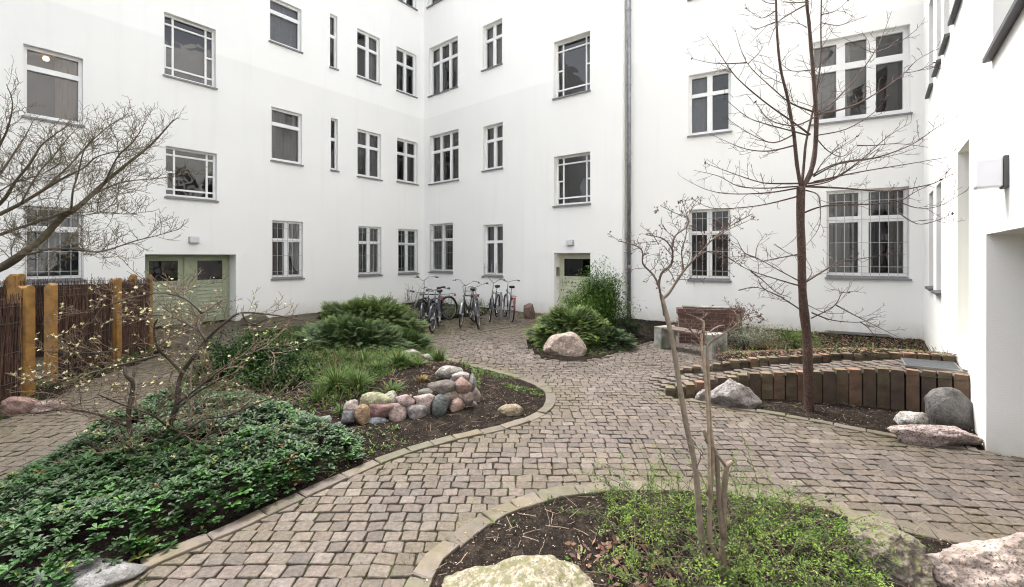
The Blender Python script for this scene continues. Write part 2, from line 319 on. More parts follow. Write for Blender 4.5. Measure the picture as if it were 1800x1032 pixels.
def window(wing, pl, u0, u1, z0, z1, typ, grille=0, curtain=None, dep=0.2, dark=False):
    root = wing.root
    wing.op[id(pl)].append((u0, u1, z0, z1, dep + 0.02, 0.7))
    fz0 = z0 + 0.05
    mb = MB()
    f1 = fz0; W = u1 - u0
    if typ == 'border':
        bars(mb, pl, u0, u1, f1, z1, dep - 0.045, 0.045, 0.06)
        t = 0.045
        ua, ub = u0 + W * 0.19, u1 - W * 0.17; Hh = z1 - f1; za, zb = f1 + Hh * 0.14, z1 - Hh * 0.15; e = dep - 0.045
        pl.box(mb, u0 + 0.045, u1 - 0.045, za - t / 2, za + t / 2, e, e + 0.05); pl.box(mb, u0 + 0.045, u1 - 0.045, zb - t / 2, zb + t / 2, e, e + 0.05)
        for u in (ua, ub):
            for (q0, q1) in ((f1 + 0.045, za - t / 2), (za + t / 2, zb - t / 2), (zb + t / 2, z1 - 0.045)):
                pl.box(mb, u - t / 2, u + t / 2, q0, q1, e + 0.003, e + 0.05)
        zm = (za + zb) / 2
        pl.box(mb, u0 + 0.045, ua - t / 2, zm - t / 2, zm + t / 2, e, e + 0.05); pl.box(mb, ub + t / 2, u1 - 0.045, zm - t / 2, zm + t / 2, e, e + 0.05)
        # opening sash in the lower left field
        pl.box(mb, u0 + 0.046, u0 + 0.075, za + t / 2, zm - t / 2, e - 0.008, e + 0.05)
    elif typ == 'single': bars(mb, pl, u0, u1, f1, z1, dep - 0.06, 0.06, 0.075, (), (0.70,), 0.06, 0.11)
    elif typ == 'slim': bars(mb, pl, u0, u1, f1, z1, dep - 0.06, 0.045, 0.075, (), (0.60,), 0.05, 0.10)
    elif typ == 'cross2': bars(mb, pl, u0, u1, f1, z1, dep - 0.06, 0.065, 0.075, (0.5,), (0.66,), 0.13, 0.10)
    elif typ == 'cross2w': bars(mb, pl, u0, u1, f1, z1, dep - 0.06, 0.065, 0.075, (0.48,), (0.66,), 0.19, 0.14)
    elif typ == 'cross3': bars(mb, pl, u0, u1, f1, z1, dep - 0.06, 0.06, 0.075, (0.333, 0.666), (0.66,), 0.12, 0.11)
    elif typ == 'cross3w': bars(mb, pl, u0, u1, f1, z1, dep - 0.06, 0.09, 0.075, (0.335, 0.645), (0.66,), 0.17, 0.15)
    fo = mb.build('window', M['frame'], root)
    g = MB(); g.add([pl.P(u0 + .03, f1 + .03, dep - 0.01), pl.P(u1 - .03, f1 + .03, dep - 0.01), pl.P(u1 - .03, z1 - .03, dep - 0.01), pl.P(u0 + .03, z1 - .03, dep - 0.01)], [(0, 1, 2, 3)])
    g.build('pane', M['glass'], fo)
    s = MB(); e = 0.06
    s.hexa([pl.P(u0 - .03, z0 - .035, -e), pl.P(u1 + .03, z0 - .035, -e), pl.P(u1 + .03, z0 - .03, -0.002), pl.P(u0 - .03, z0 - .03, -0.002),
            pl.P(u0 - .03, z0 + .005, -e), pl.P(u1 + .03, z0 + .005, -e), pl.P(u1 + .03, z0 + .012, -0.002), pl.P(u0 - .03, z0 + .012, -0.002)])
    s.hexa([pl.P(u0 + .002, z0 + .002, -0.002), pl.P(u1 - .002, z0 + .002, -0.002), pl.P(u1 - .002, z0 + .002, dep - .062), pl.P(u0 + .002, z0 + .002, dep - .062),
            pl.P(u0 + .002, z0 + .011, -0.002), pl.P(u1 - .002, z0 + .011, -0.002), pl.P(u1 - .002, z0 + .045, dep - .062), pl.P(u0 + .002, z0 + .045, dep - .062)])
    s.build('sill', M['dsill'] if dark else M['sill'], fo)
    if curtain:
        cb = MB(); spans = curtain
        for (fa, fb, colr, style) in spans:
            a, b = u0 + W * fa, u0 + W * fb; n = max(6, int((b - a) / 0.03)); vs = []; fs = []
            for i in range(n + 1):
                x = lerp(a, b, i / n); dd = dep + 0.14 + (0.02 if style == 'swag' else 0.006) * math.sin(i * 1.9) + 0.003 * R.uniform(-1, 1)
                if style == 'swag':
                    lowf = i / n; zb_ = z0 + (z1 - z0) * (0.12 + 0.75 * (1 - lowf) ** 2.2); vs += [pl.P(x, zb_, dd), pl.P(x, z1, dd)]
                else: vs += [pl.P(x, z0 + 0.05, dd), pl.P(x, z1, dd)]
            for i in range(n): fs.append((2 * i, 2 * i + 2, 2 * i + 3, 2 * i + 1))
            cb.add(vs, fs, colr)
        cb.build('curtain', M['curtain'], fo)
    if grille:
        gb = MB(); d = 0.03 if grille != 2 else 0.05; r = 0.0065
        nb = max(4, int(round(W / 0.17)))
        if grille == 3: zt = z0 + 0.45
        else: zt = z1 - 0.03
        for i in range(nb + 1):
            u = u0 + 0.03 + (W - 0.06) * i / nb
            gb.tube([pl.P(u, z0 + 0.03, d), pl.P(u, zt, d)], r, 5)
        Hh = z1 - z0
        for fz in ((0.06, 0.13, 0.40, 0.66, 0.87) if grille != 3 else (0.06, 0.16)):
            gb.tube([pl.P(u0 + 0.004, z0 + fz * Hh, d + .012), pl.P(u1 - 0.004, z0 + fz * Hh, d + .012)], 0.006, 5)
        gb.build('grille', M['bar'], fo)
    return fo
def pxwin(wing, pl, x0, yt, ys, x1, typ, **k):
    return window(wing, pl, pl.u(x0), pl.u(x1), pl.z(x0, ys), pl.z(x0, yt), typ, **k)
GR = (0.62, 0.62, 0.60); BR = (0.30, 0.20, 0.17); WH = (1.4, 1.4, 1.32); BL = (0.35, 0.42, 0.52)
# --- left wing
LW = Wing('white plastered left wing with the wide double door and staircase windows', [(PL, PL.u(-900), 0.0)], 14.0, 7)
w_ = lambda *a, **k: pxwin(LW, PL, *a, **k)
w_(41, 76, 204, 146, 'single', curtain=[(0.55, 1, (0.5, 0.36, 0.30), 's')], dep=0.2)
w_(41, 361, 496, 147, 'single', grille=1, curtain=[(0, 1, (0.18, 0.24, 0.30), 's')])
w_(288.5, 20, 132, 379.5, 'border'); w_(291, 256, 346, 381.5, 'border')
w_(474, -8, 72, 530, 'single', curtain=[(0, 1, GR, 's')], dep=.17); w_(476.7, 187, 282, 531, 'single', curtain=[(.1, 1, GR, 's')], dep=.17)
w_(477.7, 387, 491, 533, 'cross2', grille=1, curtain=[(0, .35, BR, 's'), (0.55, 1, WH, 'swag')], dep=.17)
w_(580, 23, 118, 593, 'slim', curtain=[(0, 1, GR, 's')], dep=.17); w_(581.5, 207, 299, 594, 'slim', curtain=[(0, 1, GR, 's')], dep=.17)
w_(628, 49, 134, 668, 'cross2', curtain=[(.5, 1, GR, 's')], dep=.17); w_(628.5, 226, 310, 670, 'cross2', curtain=[(0, 1, (.45, .45, .45), 's')], dep=.17)
w_(630, 397, 485, 670.5, 'cross2', grille=1, curtain=[(0, 1, GR, 's')], dep=.17)
w_(697, 81, 159, 732, 'cross2', curtain=[(0, .4, BR, 's')], dep=.17); w_(698, 242, 319, 734, 'cross2', curtain=[(.5, 1, (.5, .45, .42), 's')], dep=.17)
w_(700, 402, 482, 735, 'cross2', grille=1, curtain=[(0.5, 1, BL, 's')], dep=.17)
w_(697, -82, -2, 732, 'cross2', dep=.17)
# --- rear wing (two walls meeting at a shallow bend)
RW = Wing('white rear building with the narrow single door above the parked bicycles', [(PA, 0.0, PA.u(922)), (PB, 0.0, PB.u(1093))], 14.25, 7)
w_ = lambda *a, **k: pxwin(RW, PA, *a, **k)
w_(754, 86, 170.5, 804.5, 'cross3', curtain=[(0, .33, WH, 's'), (.7, 1, GR, 's')]); w_(755, 240, 324.5, 806, 'cross3', curtain=[(0, .32, GR, 's'), (.5, .62, (.6, .3, .25), 's')])
w_(755, 394.5, 478, 796, 'cross2', grille=1, curtain=[(0, .5, GR, 's')])
w_(848, 47, 125, 882.5, 'cross2', curtain=[(0, 1, WH, 's')]); w_(849, 223, 301, 883.5, 'cross2', curtain=[(0, 1, (.7, .72, .65), 's')])
w_(849.5, 396, 485, 884, 'cross2', grille=3, curtain=[(0, 1, GR, 's')])
w_(752, -75, 14, 804, 'cross3', curtain=[(0, .3, WH, 's')]); w_(847, -130, -45, 882, 'cross2')
pxwin(RW, PB, 973, 75, 174.5, 1037, 'border', dep=.24); pxwin(RW, PB, 973.6, 276, 363, 1037.5, 'border', dep=.24)
pxwin(RW, PB, 972, -130, -35, 1037, 'border', dep=.24)
# --- right rear wing
CW = Wing('white right rear building behind the bare tree, with large barred windows', [(PC, 0.0, U_CD_C)], 13.85, 7)
w_ = lambda *a, **k: pxwin(CW, PC, *a, **k)
w_(1210.5, 133, 240, 1285, 'cross2', curtain=[(0, .5, (.8, .8, .8), 's')]); w_(1210.5, 369, 492, 1284, 'cross2', grille=1, curtain=[(0, .3, (.3, .3, .33), 's'), (.6, 1, (.3, .3, .3), 's')])
w_(1210.5, -112, 0.5, 1285, 'cross2')
w_(1424, 76, 220, 1600, 'cross3w', curtain=[(0, .3, GR, 's'), (.33, .45, GR, 's')]); w_(1452.6, 336, 488, 1598.5, 'cross2w', grille=1, curtain=[(.2, .45, (.16, .18, .2), 's'), (.6, .75, (.15, .17, .2), 's')])
w_(1424, -260, -75, 1600, 'cross3w')
# --- right wing
DW = Wing('white right wing with the open passage and the door above the ramp', [(PD, U_CD_D, 9.5)], 13.6, 7)
w_ = lambda a, b, z0, z1, t='cross2', **k: window(DW, PD, PD.u(a), PD.u(b), z0, z1, t, dark=True, dep=0.26, **k)
for (a, b) in ((1633.2, 1640.5), (1646, 1654.5)):
    w_(a, b, 1.25, 3.05, 'slim'); w_(a, b, 4.97, 6.75, 'slim'); w_(a, b, 8.6, 10.4, 'slim')
w_(1659, 1669.5, 4.97, 6.75, 'slim'); w_(1677, 1692, 4.97, 6.75, 'cross2'); w_(1745, 1860, 3.62, 5.6, 'border')
w_(1659, 1669.5, 8.6, 10.4, 'slim'); w_(1677, 1692, 8.6, 10.4, 'cross2')

# doors
def door_leaf(pl, mb, gl, u0, u1, z0, z1, d, glass_f=0.34, st=0.10):
    th = 0.045; zg = z1 - (z1 - z0) * glass_f
    pl.box(mb, u0, u0 + st, z0, z1, d, d + th); pl.box(mb, u1 - st, u1, z0, z1, d, d + th)
    pl.box(mb, u0 + st, u1 - st, z1 - 0.12, z1, d, d + th); pl.box(mb, u0 + st, u1 - st, zg - 0.09, zg, d, d + th)
    pl.box(mb, u0 + st, u1 - st, z0, z0 + 0.16, d, d + th)
    n = 9; a = z0 + 0.16; b = zg - 0.09
    for i in range(n):
        q0 = a + (b - a) * i / n; q1 = a + (b - a) * (i + 1) / n
        q0 += .004; q1 -= .004; A, B = u0 + st, u1 - st
        mb.hexa([pl.P(A, q0, d - .002), pl.P(B, q0, d - .002), pl.P(B, q0, d + .038), pl.P(A, q0, d + .038), pl.P(A, q1, d + .026), pl.P(B, q1, d + .026), pl.P(B, q1, d + .038), pl.P(A, q1, d + .038)])
    pl.box(mb, u0 + st, u1 - st, a, b, d + 0.040, d + th - 0.002)
    gl.add([pl.P(u0 + st, zg, d + .02), pl.P(u1 - st, zg, d + .02), pl.P(u1 - st, z1 - .12, d + .02), pl.P(u0 + st, z1 - .12, d + .02)], [(0, 1, 2, 3)])
# double door in left wing
u0, u1, zt = PL.u(255), PL.u(415), PL.z(255, 447); dp = 0.5
LW.op[id(PL)].append((u0, u1, -0.02, zt, dp + 0.02, 0.6))
fr = MB(); um = lerp(u0, u1, 0.5)
PL.box(fr, u0, u0 + .05, 0, zt, dp - .03, dp + .03); PL.box(fr, u1 - .05, u1, 0, zt, dp - .03, dp + .03); PL.box(fr, u0 + .05, u1 - .05, zt - .05, zt, dp - .03, dp + .03)
PL.box(fr, um - .09, um + .09, 0, zt - .05, dp - .05, dp + .03)
fr.build('door_frame', M['green'], LW.root, bevel=.004)
for (a, b, hs) in ((u0 + .05, um - .09, 1), (um + .09, u1 - .05, 0)):
    l, g = MB(), MB(); door_leaf(PL, l, g, a, b, 0.02, zt - .05, dp - .02, 0.36, 0.13); lo = l.build('door', M['green'], LW.root, bevel=.003); g.build('pane', M['dglass'], lo)
    h = MB(); uh = (b - .06) if hs else (a + .06)
    PL.box(h, uh - .02, uh + .02, 0.85, 1.08, dp - .028, dp - .018); h.tube([PL.P(uh, 1.0, dp - .03), PL.P(uh, 1.0, dp - .07), PL.P(uh + (-.1 if hs else .1), 1.0, dp - .07)], .009, 6)
    h.build('handle', M['metal'], lo)
# rear building door
u0, u1, zt = PB.u(974), PB.u(1037.6), PB.z(974, 445); dp = 0.36
RW.op[id(PB)].append((u0, u1, -0.02, zt, dp + 0.02, 0.6))
fr = MB(); PB.box(fr, u0, u0 + .07, 0, zt, dp - .04, dp + .03); PB.box(fr, u1 - .05, u1, 0, zt, dp - .04, dp + .03); PB.box(fr, u0 + .07, u1 - .05, zt - .06, zt, dp - .04, dp + .03)
fr.build('door_frame', M['cream'], RW.root, bevel=.004)
l, g = MB(), MB(); door_leaf(PB, l, g, u0 + .07, u1 - .05, 0.02, zt - .06, dp - .03, 0.36, 0.10); lo = l.build('door', M['cream'], RW.root, bevel=.003); g.build('pane', M['dglass'], lo)
h = MB(); PB.box(h, u0 + .095, u0 + .13, 0.88, 1.12, dp - .038, dp - .03); h.tube([PB.P(u0 + .11, 1.0, dp - .04), PB.P(u0 + .11, 1.0, dp - .08), PB.P(u0 + .22, 1.0, dp - .08)], .009, 6)
h.build('handle', M['metal'], lo)
# intercom on the jamb
ic = MB(); P = PB.P
ic.hexa([P(u0 + .0, 1.22, .12), P(u0 + .025, 1.22, .12), P(u0 + .025, 1.22, .30), P(u0 + .0, 1.22, .30), P(u0, 1.50, .12), P(u0 + .025, 1.50, .12), P(u0 + .025, 1.50, .30), P(u0, 1.50, .30)])
ico = thing('intercom_panel', 'grey metal intercom panel in the reveal left of the single door', 'intercom', PB.P(u0, 1.22, .2))
ic.build('housing', M['metal'], ico, bevel=.003)
bt = MB()
for k in range(5): bt.tube([P(u0 + .025, 1.26 + k * .045, .17), P(u0 + .029, 1.26 + k * .045, .17)], .009, 8); bt.tube([P(u0 + .025, 1.26 + k * .045, .25), P(u0 + .029, 1.26 + k * .045, .25)], .009, 8)
bt.build('button', M['lampback'], ico)
# door recess on the right wing above the ramp
u0, u1 = PD.u(1683), PD.u(1703.5)
DW.op[id(PD)].append((u0, u1, 0.48, 3.16, 0.52, 0.5))
l, g = MB(), MB(); door_leaf(PD, l, g, u0 + .03, u1 - .03, .5, 3.13, .46, .3); lo = l.build('door', M['cream'], DW.root); g.build('pane', M['dglass'], lo)
# passage
u0 = PD.u(1733.5); ztp = PD.z(1733.5, 412)
DW.op[id(PD)].append((u0, u0 + 2.9, -0.02, ztp, 4.5, 0.3))
for wg in (LW, RW, CW, DW): wg.finish()
# return face of the rear wing where the next wall steps back
rt = MB(); a = PB.P(PB.u(1093), 0); b = PB.P(PB.u(1093), 0, 1.2)
rt.add([(a.x, a.y, -.4), (b.x, b.y, -.4), (b.x, b.y, 14.25), (a.x, a.y, 14.25)], [(0, 1, 2, 3)]); rt.build('corner_return', M['plaster'], RW.root)

# downpipe
base = PC.P(PC.u(1107), 0, -0.10)
dpb = thing('downpipe', 'grey zinc rain downpipe running up the white wall beside the corner', 'drainpipe', base)
t = MB(); t.tube([base + V(0, 0, z) for z in (0.0, 13.8)], 0.062, 16); t.build('pipe', M['zinc'], dpb, smooth=True)
for z in (0.5, 2.45, 4.6, 6.75, 8.9, 11.0):
    t = MB(); t.tube([base + V(0, 0, z), base + V(0, 0, z + .035)], 0.070, 16); t.tube([base + V(0, 0, z + .02), PC.P(PC.u(1107), z + .02, .02)], .01, 6); t.build('clamp', M['zinc'], dpb)
for z in (1.5, 4.75, 8.0):
    t = MB(); t.tube([base + V(0, 0, z), base + V(0, 0, z + .09)], [0.068, 0.066], 16); t.build('socket_joint', M['zinc'], dpb)

# wall lamps
def wall_lamp(pl, u, z, w_, h_, d_, label):
    o = thing('wall_lamp', label, 'lamp', pl.P(u, z))
    b = MB(); pl.box(b, u - w_ / 2 - .01, u + w_ / 2 + .01, z - h_ / 2, z + h_ / 2, -d_ * .16, 0.0); b.build('back_plate', M['lampback'], o, bevel=.004)
    b = MB(); pl.box(b, u - w_ / 2, u + w_ / 2, z - h_ / 2 + .01, z + h_ / 2 - .01, -d_, -d_ * .162); b.build('shade', M['lampwhite'], o, bevel=.012)
wall_lamp(PL, PL.u(340), PL.z(340, 422), .2, .17, .14, 'small white box lamp above the green double door')
wall_lamp(PB, PB.u(1003), PB.z(1003, 427), .18, .18, .13, 'small white box lamp above the single cream door')
wall_lamp(PD, PD.u(1770), PD.z(1770, 303),   .16, .25, .18, 'large white wall lamp with black back plate on the right wing')
m = bpy.data.materials.new('warm_bulb'); m.use_nodes = True
m.node_tree.nodes['Principled BSDF'].inputs['Emission Color'].default_value = (1, .42, .14, 1); m.node_tree.nodes['Principled BSDF'].inputs['Emission Strength'].default_value = 3
uL = PL.u(86); lp = PL.P(uL, PL.z(86, 92), .5); lo = thing('pendant_lamp', 'lit warm pendant lamp behind the top left window', 'lamp', lp)
t = MB(); t.tube([lp + V(0, 0, z) for z in (-.05, -.035, 0, .035, .05)], [.02, .045, .055, .045, .02], 12); t.build('bulb', m, lo)
t = MB(); t.tube([lp + V(0, 0, .05), lp + V(0, 0, .28)], .004, 5); t.build('cord', M['lampback'], lo)
#PART2
# ------------------------------------------------------------------ ground regions (world XY, from their places on the ground)
def GP(l): return [G(x, y).xy for x, y in l]
K_CENTRAL = GP([(60, 1130), (140, 1052), (230, 1008), (317, 972), (400, 938), (483, 897), (570, 857), (650, 821), (720, 795), (800, 773), (883, 755), (935, 738), (962, 722), (970, 706), (964, 690), (945, 678), (917, 667), (867, 653), (800, 637), (762, 624), (742, 613)])
B_CENTRAL = K_CENTRAL + GP([(735, 606), (725, 595), (700, 588), (600, 582), (520, 579), (440, 584), (425, 600), (400, 630), (345, 655), (300, 690), (230, 725), (160, 765), (75, 815), (0, 862), (-120, 940)])
K_FRONT = GP([(1860, 992), (1800, 975), (1683, 951), (1603, 935), (1533, 918), (1460, 897), (1400, 884), (1330, 872), (1260, 865), (1200, 861), (1130, 859), (1067, 860), (983, 869), (933, 884), (897, 896), (850, 919), (810, 948), (767, 982), (743, 1018), (722, 1060), (706, 1120)])
B_FRONT = K_FRONT + [V(-0.55, 1.2), V(3.6, 1.2), V(3.6, 1.9)]
K_RIGHT = GP([(1212, 706), (1240, 710), (1300, 721), (1350, 728), (1400, 737), (1450, 746), (1500, 757), (1560, 768), (1610, 777), (1670, 787), (1722, 796)])
PALX = [1169, 1187, 1205, 1223, 1241, 1260, 1279, 1298, 1317, 1338, 1359, 1381, 1402, 1424, 1446, 1469, 1492, 1516, 1541, 1564, 1591, 1618, 1647, 1675, 1706]
PAL_BASE = [(1169, 697), (1205, 700), (1260, 700), (1317, 701), (1361, 703), (1402, 707), (1469, 712), (1516, 715), (1564, 720), (1618, 729), (1706, 747)]
PAL_TOP = [(1169, 683), (1205, 677), (1222, 674), (1260, 666), (1317, 659), (1338, 656.6), (1360, 655.6), (1402, 655.5), (1446, 653), (1469, 651), (1516, 649), (1564, 649), (1591, 650.5), (1618, 652), (1647, 655), (1675, 658), (1706, 661)]
FPL = [G(x, interp(PAL_BASE, x)) for x in PALX]           # front palisade foot line
B_RIGHT = K_RIGHT + [V(5.0, 4.45)] + [p.xy for p in reversed(FPL)]
B_MID = GP([(926, 605), (934, 620), (952, 631), (985, 637), (1030, 636), (1075, 627), (1108, 614), (1140, 603)]) + [V(3.2, 9.6), V(3.6, 10.3)] + [PC.P(PC.u(1180), 0).xy, PC.P(PC.u(1102), 0).xy, PB.P(PB.u(1090), 0).xy, PB.P(PB.u(1045), 0).xy] + GP([(1000, 572), (945, 580)])
def zw(x): return interp([(2.0, 0.0), (2.35, .09), (2.7, .16), (3.1, .26), (3.6, .34), (4.3, .41), (5.0, .475), (5.6, .49)], x)
def Gz(px, py, off=0.0):
    z = 0.2
    for _ in range(25):
        p = G(px, py, z); z = zw(p.x) + off
    return G(px, py, z)
EX = [1187, 1201, 1217, 1234, 1251.5, 1267.6, 1283.7, 1301.4, 1317.5, 1333.7, 1351, 1370, 1387.6, 1406, 1430, 1446, 1460.5, 1481, 1501, 1521.6, 1543, 1565.4, 1587.7, 1612, 1636.6, 1656, 1680]
E_BASE = [(1187, 658), (1217, 656.4), (1251, 653.2), (1284, 650.7), (1334, 645), (1370, 640.5), (1430, 638), (1481, 634), (1565, 632), (1612, 634), (1680, 640)]
E_TOP = [(1187, 652), (1201, 649), (1217, 645), (1251, 642.7), (1268, 638.7), (1301, 633.8), (1334, 630.6), (1370, 629), (1388, 627.3), (1430, 626.8), (1460, 623.8), (1521, 621.7), (1565, 620.7), (1612, 621.7), (1656, 624), (1680, 625.8)]
BPL = [Gz(x, interp(E_BASE, x)) for x in EX]
RAMP = [p.xy for p in FPL] + [PD.P(PD.u(1712), 0).xy, PD.P(PD.u(1680), 0).xy] + [p.xy for p in reversed(BPL)] + [V(2.0, 6.6), V(1.9, 6.1)]
B_TERR = [p.xy for p in BPL[5:]] + [PD.P(PD.u(1680), 0).xy, cd.xy, PC.P(PC.u(1180), 0).xy, V(3.75, 10.2), V(4.4, 9.0), G(1281, 626).xy, Gz(1262, 640).xy]
B_WALLBED = [G(560, 563).xy, G(640, 567).xy, G(700, 572).xy, G(745, 568).xy, G(800, 560).xy, G(850, 556).xy, PA.P(PA.u(862), 0).xy, V(cor.x, cor.y), PL.P(PL.u(560), 0).xy]
B_FENCE = [V(-5.55, 4.2), V(-5.85, 5.4), V(-6.2, 6.3), V(-6.4, 7.5), V(-6.9, 8.8), V(-7.4, 8.8), V(-7.0, 7.3), V(-6.9, 6.3), V(-6.6, 5.2), V(-6.4, 4.2)]
ROCKLINE = GP([(560, 752), (610, 757), (666, 757), (720, 750), (770, 741), (810, 733), (835, 720), (845, 700), (842, 672), (825, 655), (790, 640)])
MOUND = ROCKLINE + GP([(700, 610), (600, 600), (500, 610), (400, 660), (420, 720)])
MB_BACK = MOUND[len(ROCKLINE) - 1:] + [MOUND[0]]
BEDS = [B_CENTRAL, B_FRONT, B_RIGHT, B_MID, B_TERR, B_WALLBED, B_FENCE]
def h_central(x, y):
    if not inpoly(x, y, B_CENTRAL): return -0.02
    e = min(dpoly(x, y, B_CENTRAL), 9)
    h = 0.015 + 0.07 * sstep(0.05, 0.5, e)
    if inpoly(x, y, MOUND): h += 0.20 * sstep(0.02, 0.16, dpoly(x, y, ROCKLINE)) * sstep(0.0, 1.3, dpoly(x, y, MB_BACK))
    return h
def h_terr(x, y):
    d = dpoly(x, y, [p.xy for p in BPL[5:]])
    z0 = zw(x) + .08
    return lerp(z0, 0.015, sstep(0.0, 2.6, d)) if d < 2.6 else 0.015
def h_plain(x, y): return 0.012
def hsoil(x, y):
    for B, h in ((B_CENTRAL, h_central), (B_FRONT, lambda x, y: 0.012), (B_RIGHT, h_plain), (B_MID, lambda x, y: .04), (B_TERR, h_terr), (B_WALLBED, h_plain), (B_FENCE, h_plain)):
        if inpoly(x, y, B): return h(x, y)
    return 0.0

# base sheet reaching far out, seen only in the joints of the paving
g = MB(); g.add([(-150, -150, 0), (150, -150, 0), (150, 150, 0), (-150, 150, 0)], [(0, 1, 2, 3)]); struct(g.build('ground', M['joint']))
def soilsheet(name, poly, hf, step, amp, sc_):
    xs = [p[0] for p in poly]; ys = [p[1] for p in poly]; x0, x1, y0, y1 = min(xs), max(xs), min(ys), max(ys)
    nx, ny = int((x1 - x0) / step) + 2, int((y1 - y0) / step) + 2; ids = {}; m = MB(); vs = []; fs = []
    def vid(i, j):
        if (i, j) not in ids:
            x, y = x0 + i * step, y0 + j * step
            n = noise.fractal(V(x, y, 3.3) * sc_, 0.6, 2.0, 5)
            ids[(i, j)] = len(vs); vs.append((x, y, max(hf(x, y) + amp * n, 0.004)))
        return ids[(i, j)]
    for i in range(nx):
        for j in range(ny):
            if inpoly(x0 + (i + .5) * step, y0 + (j + .5) * step, poly): fs.append((vid(i, j), vid(i + 1, j), vid(i + 1, j + 1), vid(i, j + 1)))
    m.add(vs, fs); return struct(m.build(name, M['soil'], smooth=True))
soilsheet('planting_soil', B_CENTRAL, h_central, .06, .018, 5)
soilsheet('planting_soil', B_FRONT, lambda x, y: .010, .03, .012, 8)
soilsheet('planting_soil', B_RIGHT, h_plain, .04, .012, 8)
soilsheet('planting_soil', B_MID, lambda x, y: .04, .1, .02, 4)
soilsheet('planting_soil', B_TERR, h_terr, .07, .012, 5)
soilsheet('planting_soil', B_WALLBED, h_plain, .12, .02, 4)
soilsheet('planting_soil', B_FENCE, h_plain, .08, .015, 5)
rm = MB(); n = len(FPL)
xs_ = [1.9 + i * (3.75 / 40) for i in range(41)]
def yline(L, x): return interp(sorted([(p.x, p.y) for p in L]), x)
for a, b in zip(xs_, xs_[1:]):
    q = []
    ya0, ya1, yb0, yb1 = yline(FPL, a), yline(BPL, a), yline(FPL, b), yline(BPL, b)
    if a > 5.0: ya0 = (a - PD.p.x) / PD.d.x * PD.d.y + PD.p.y + 0.0
    if b > 5.0: yb0 = (b - PD.p.x) / PD.d.x * PD.d.y + PD.p.y + 0.0
    rm.add([(a, ya0, zw(a)), (b, yb0, zw(b)), (b, yb1 + .03, zw(b)), (a, ya1 + .03, zw(a))], [(0, 1, 2, 3)])
struct(rm.build('ramp_path', M['joint']))

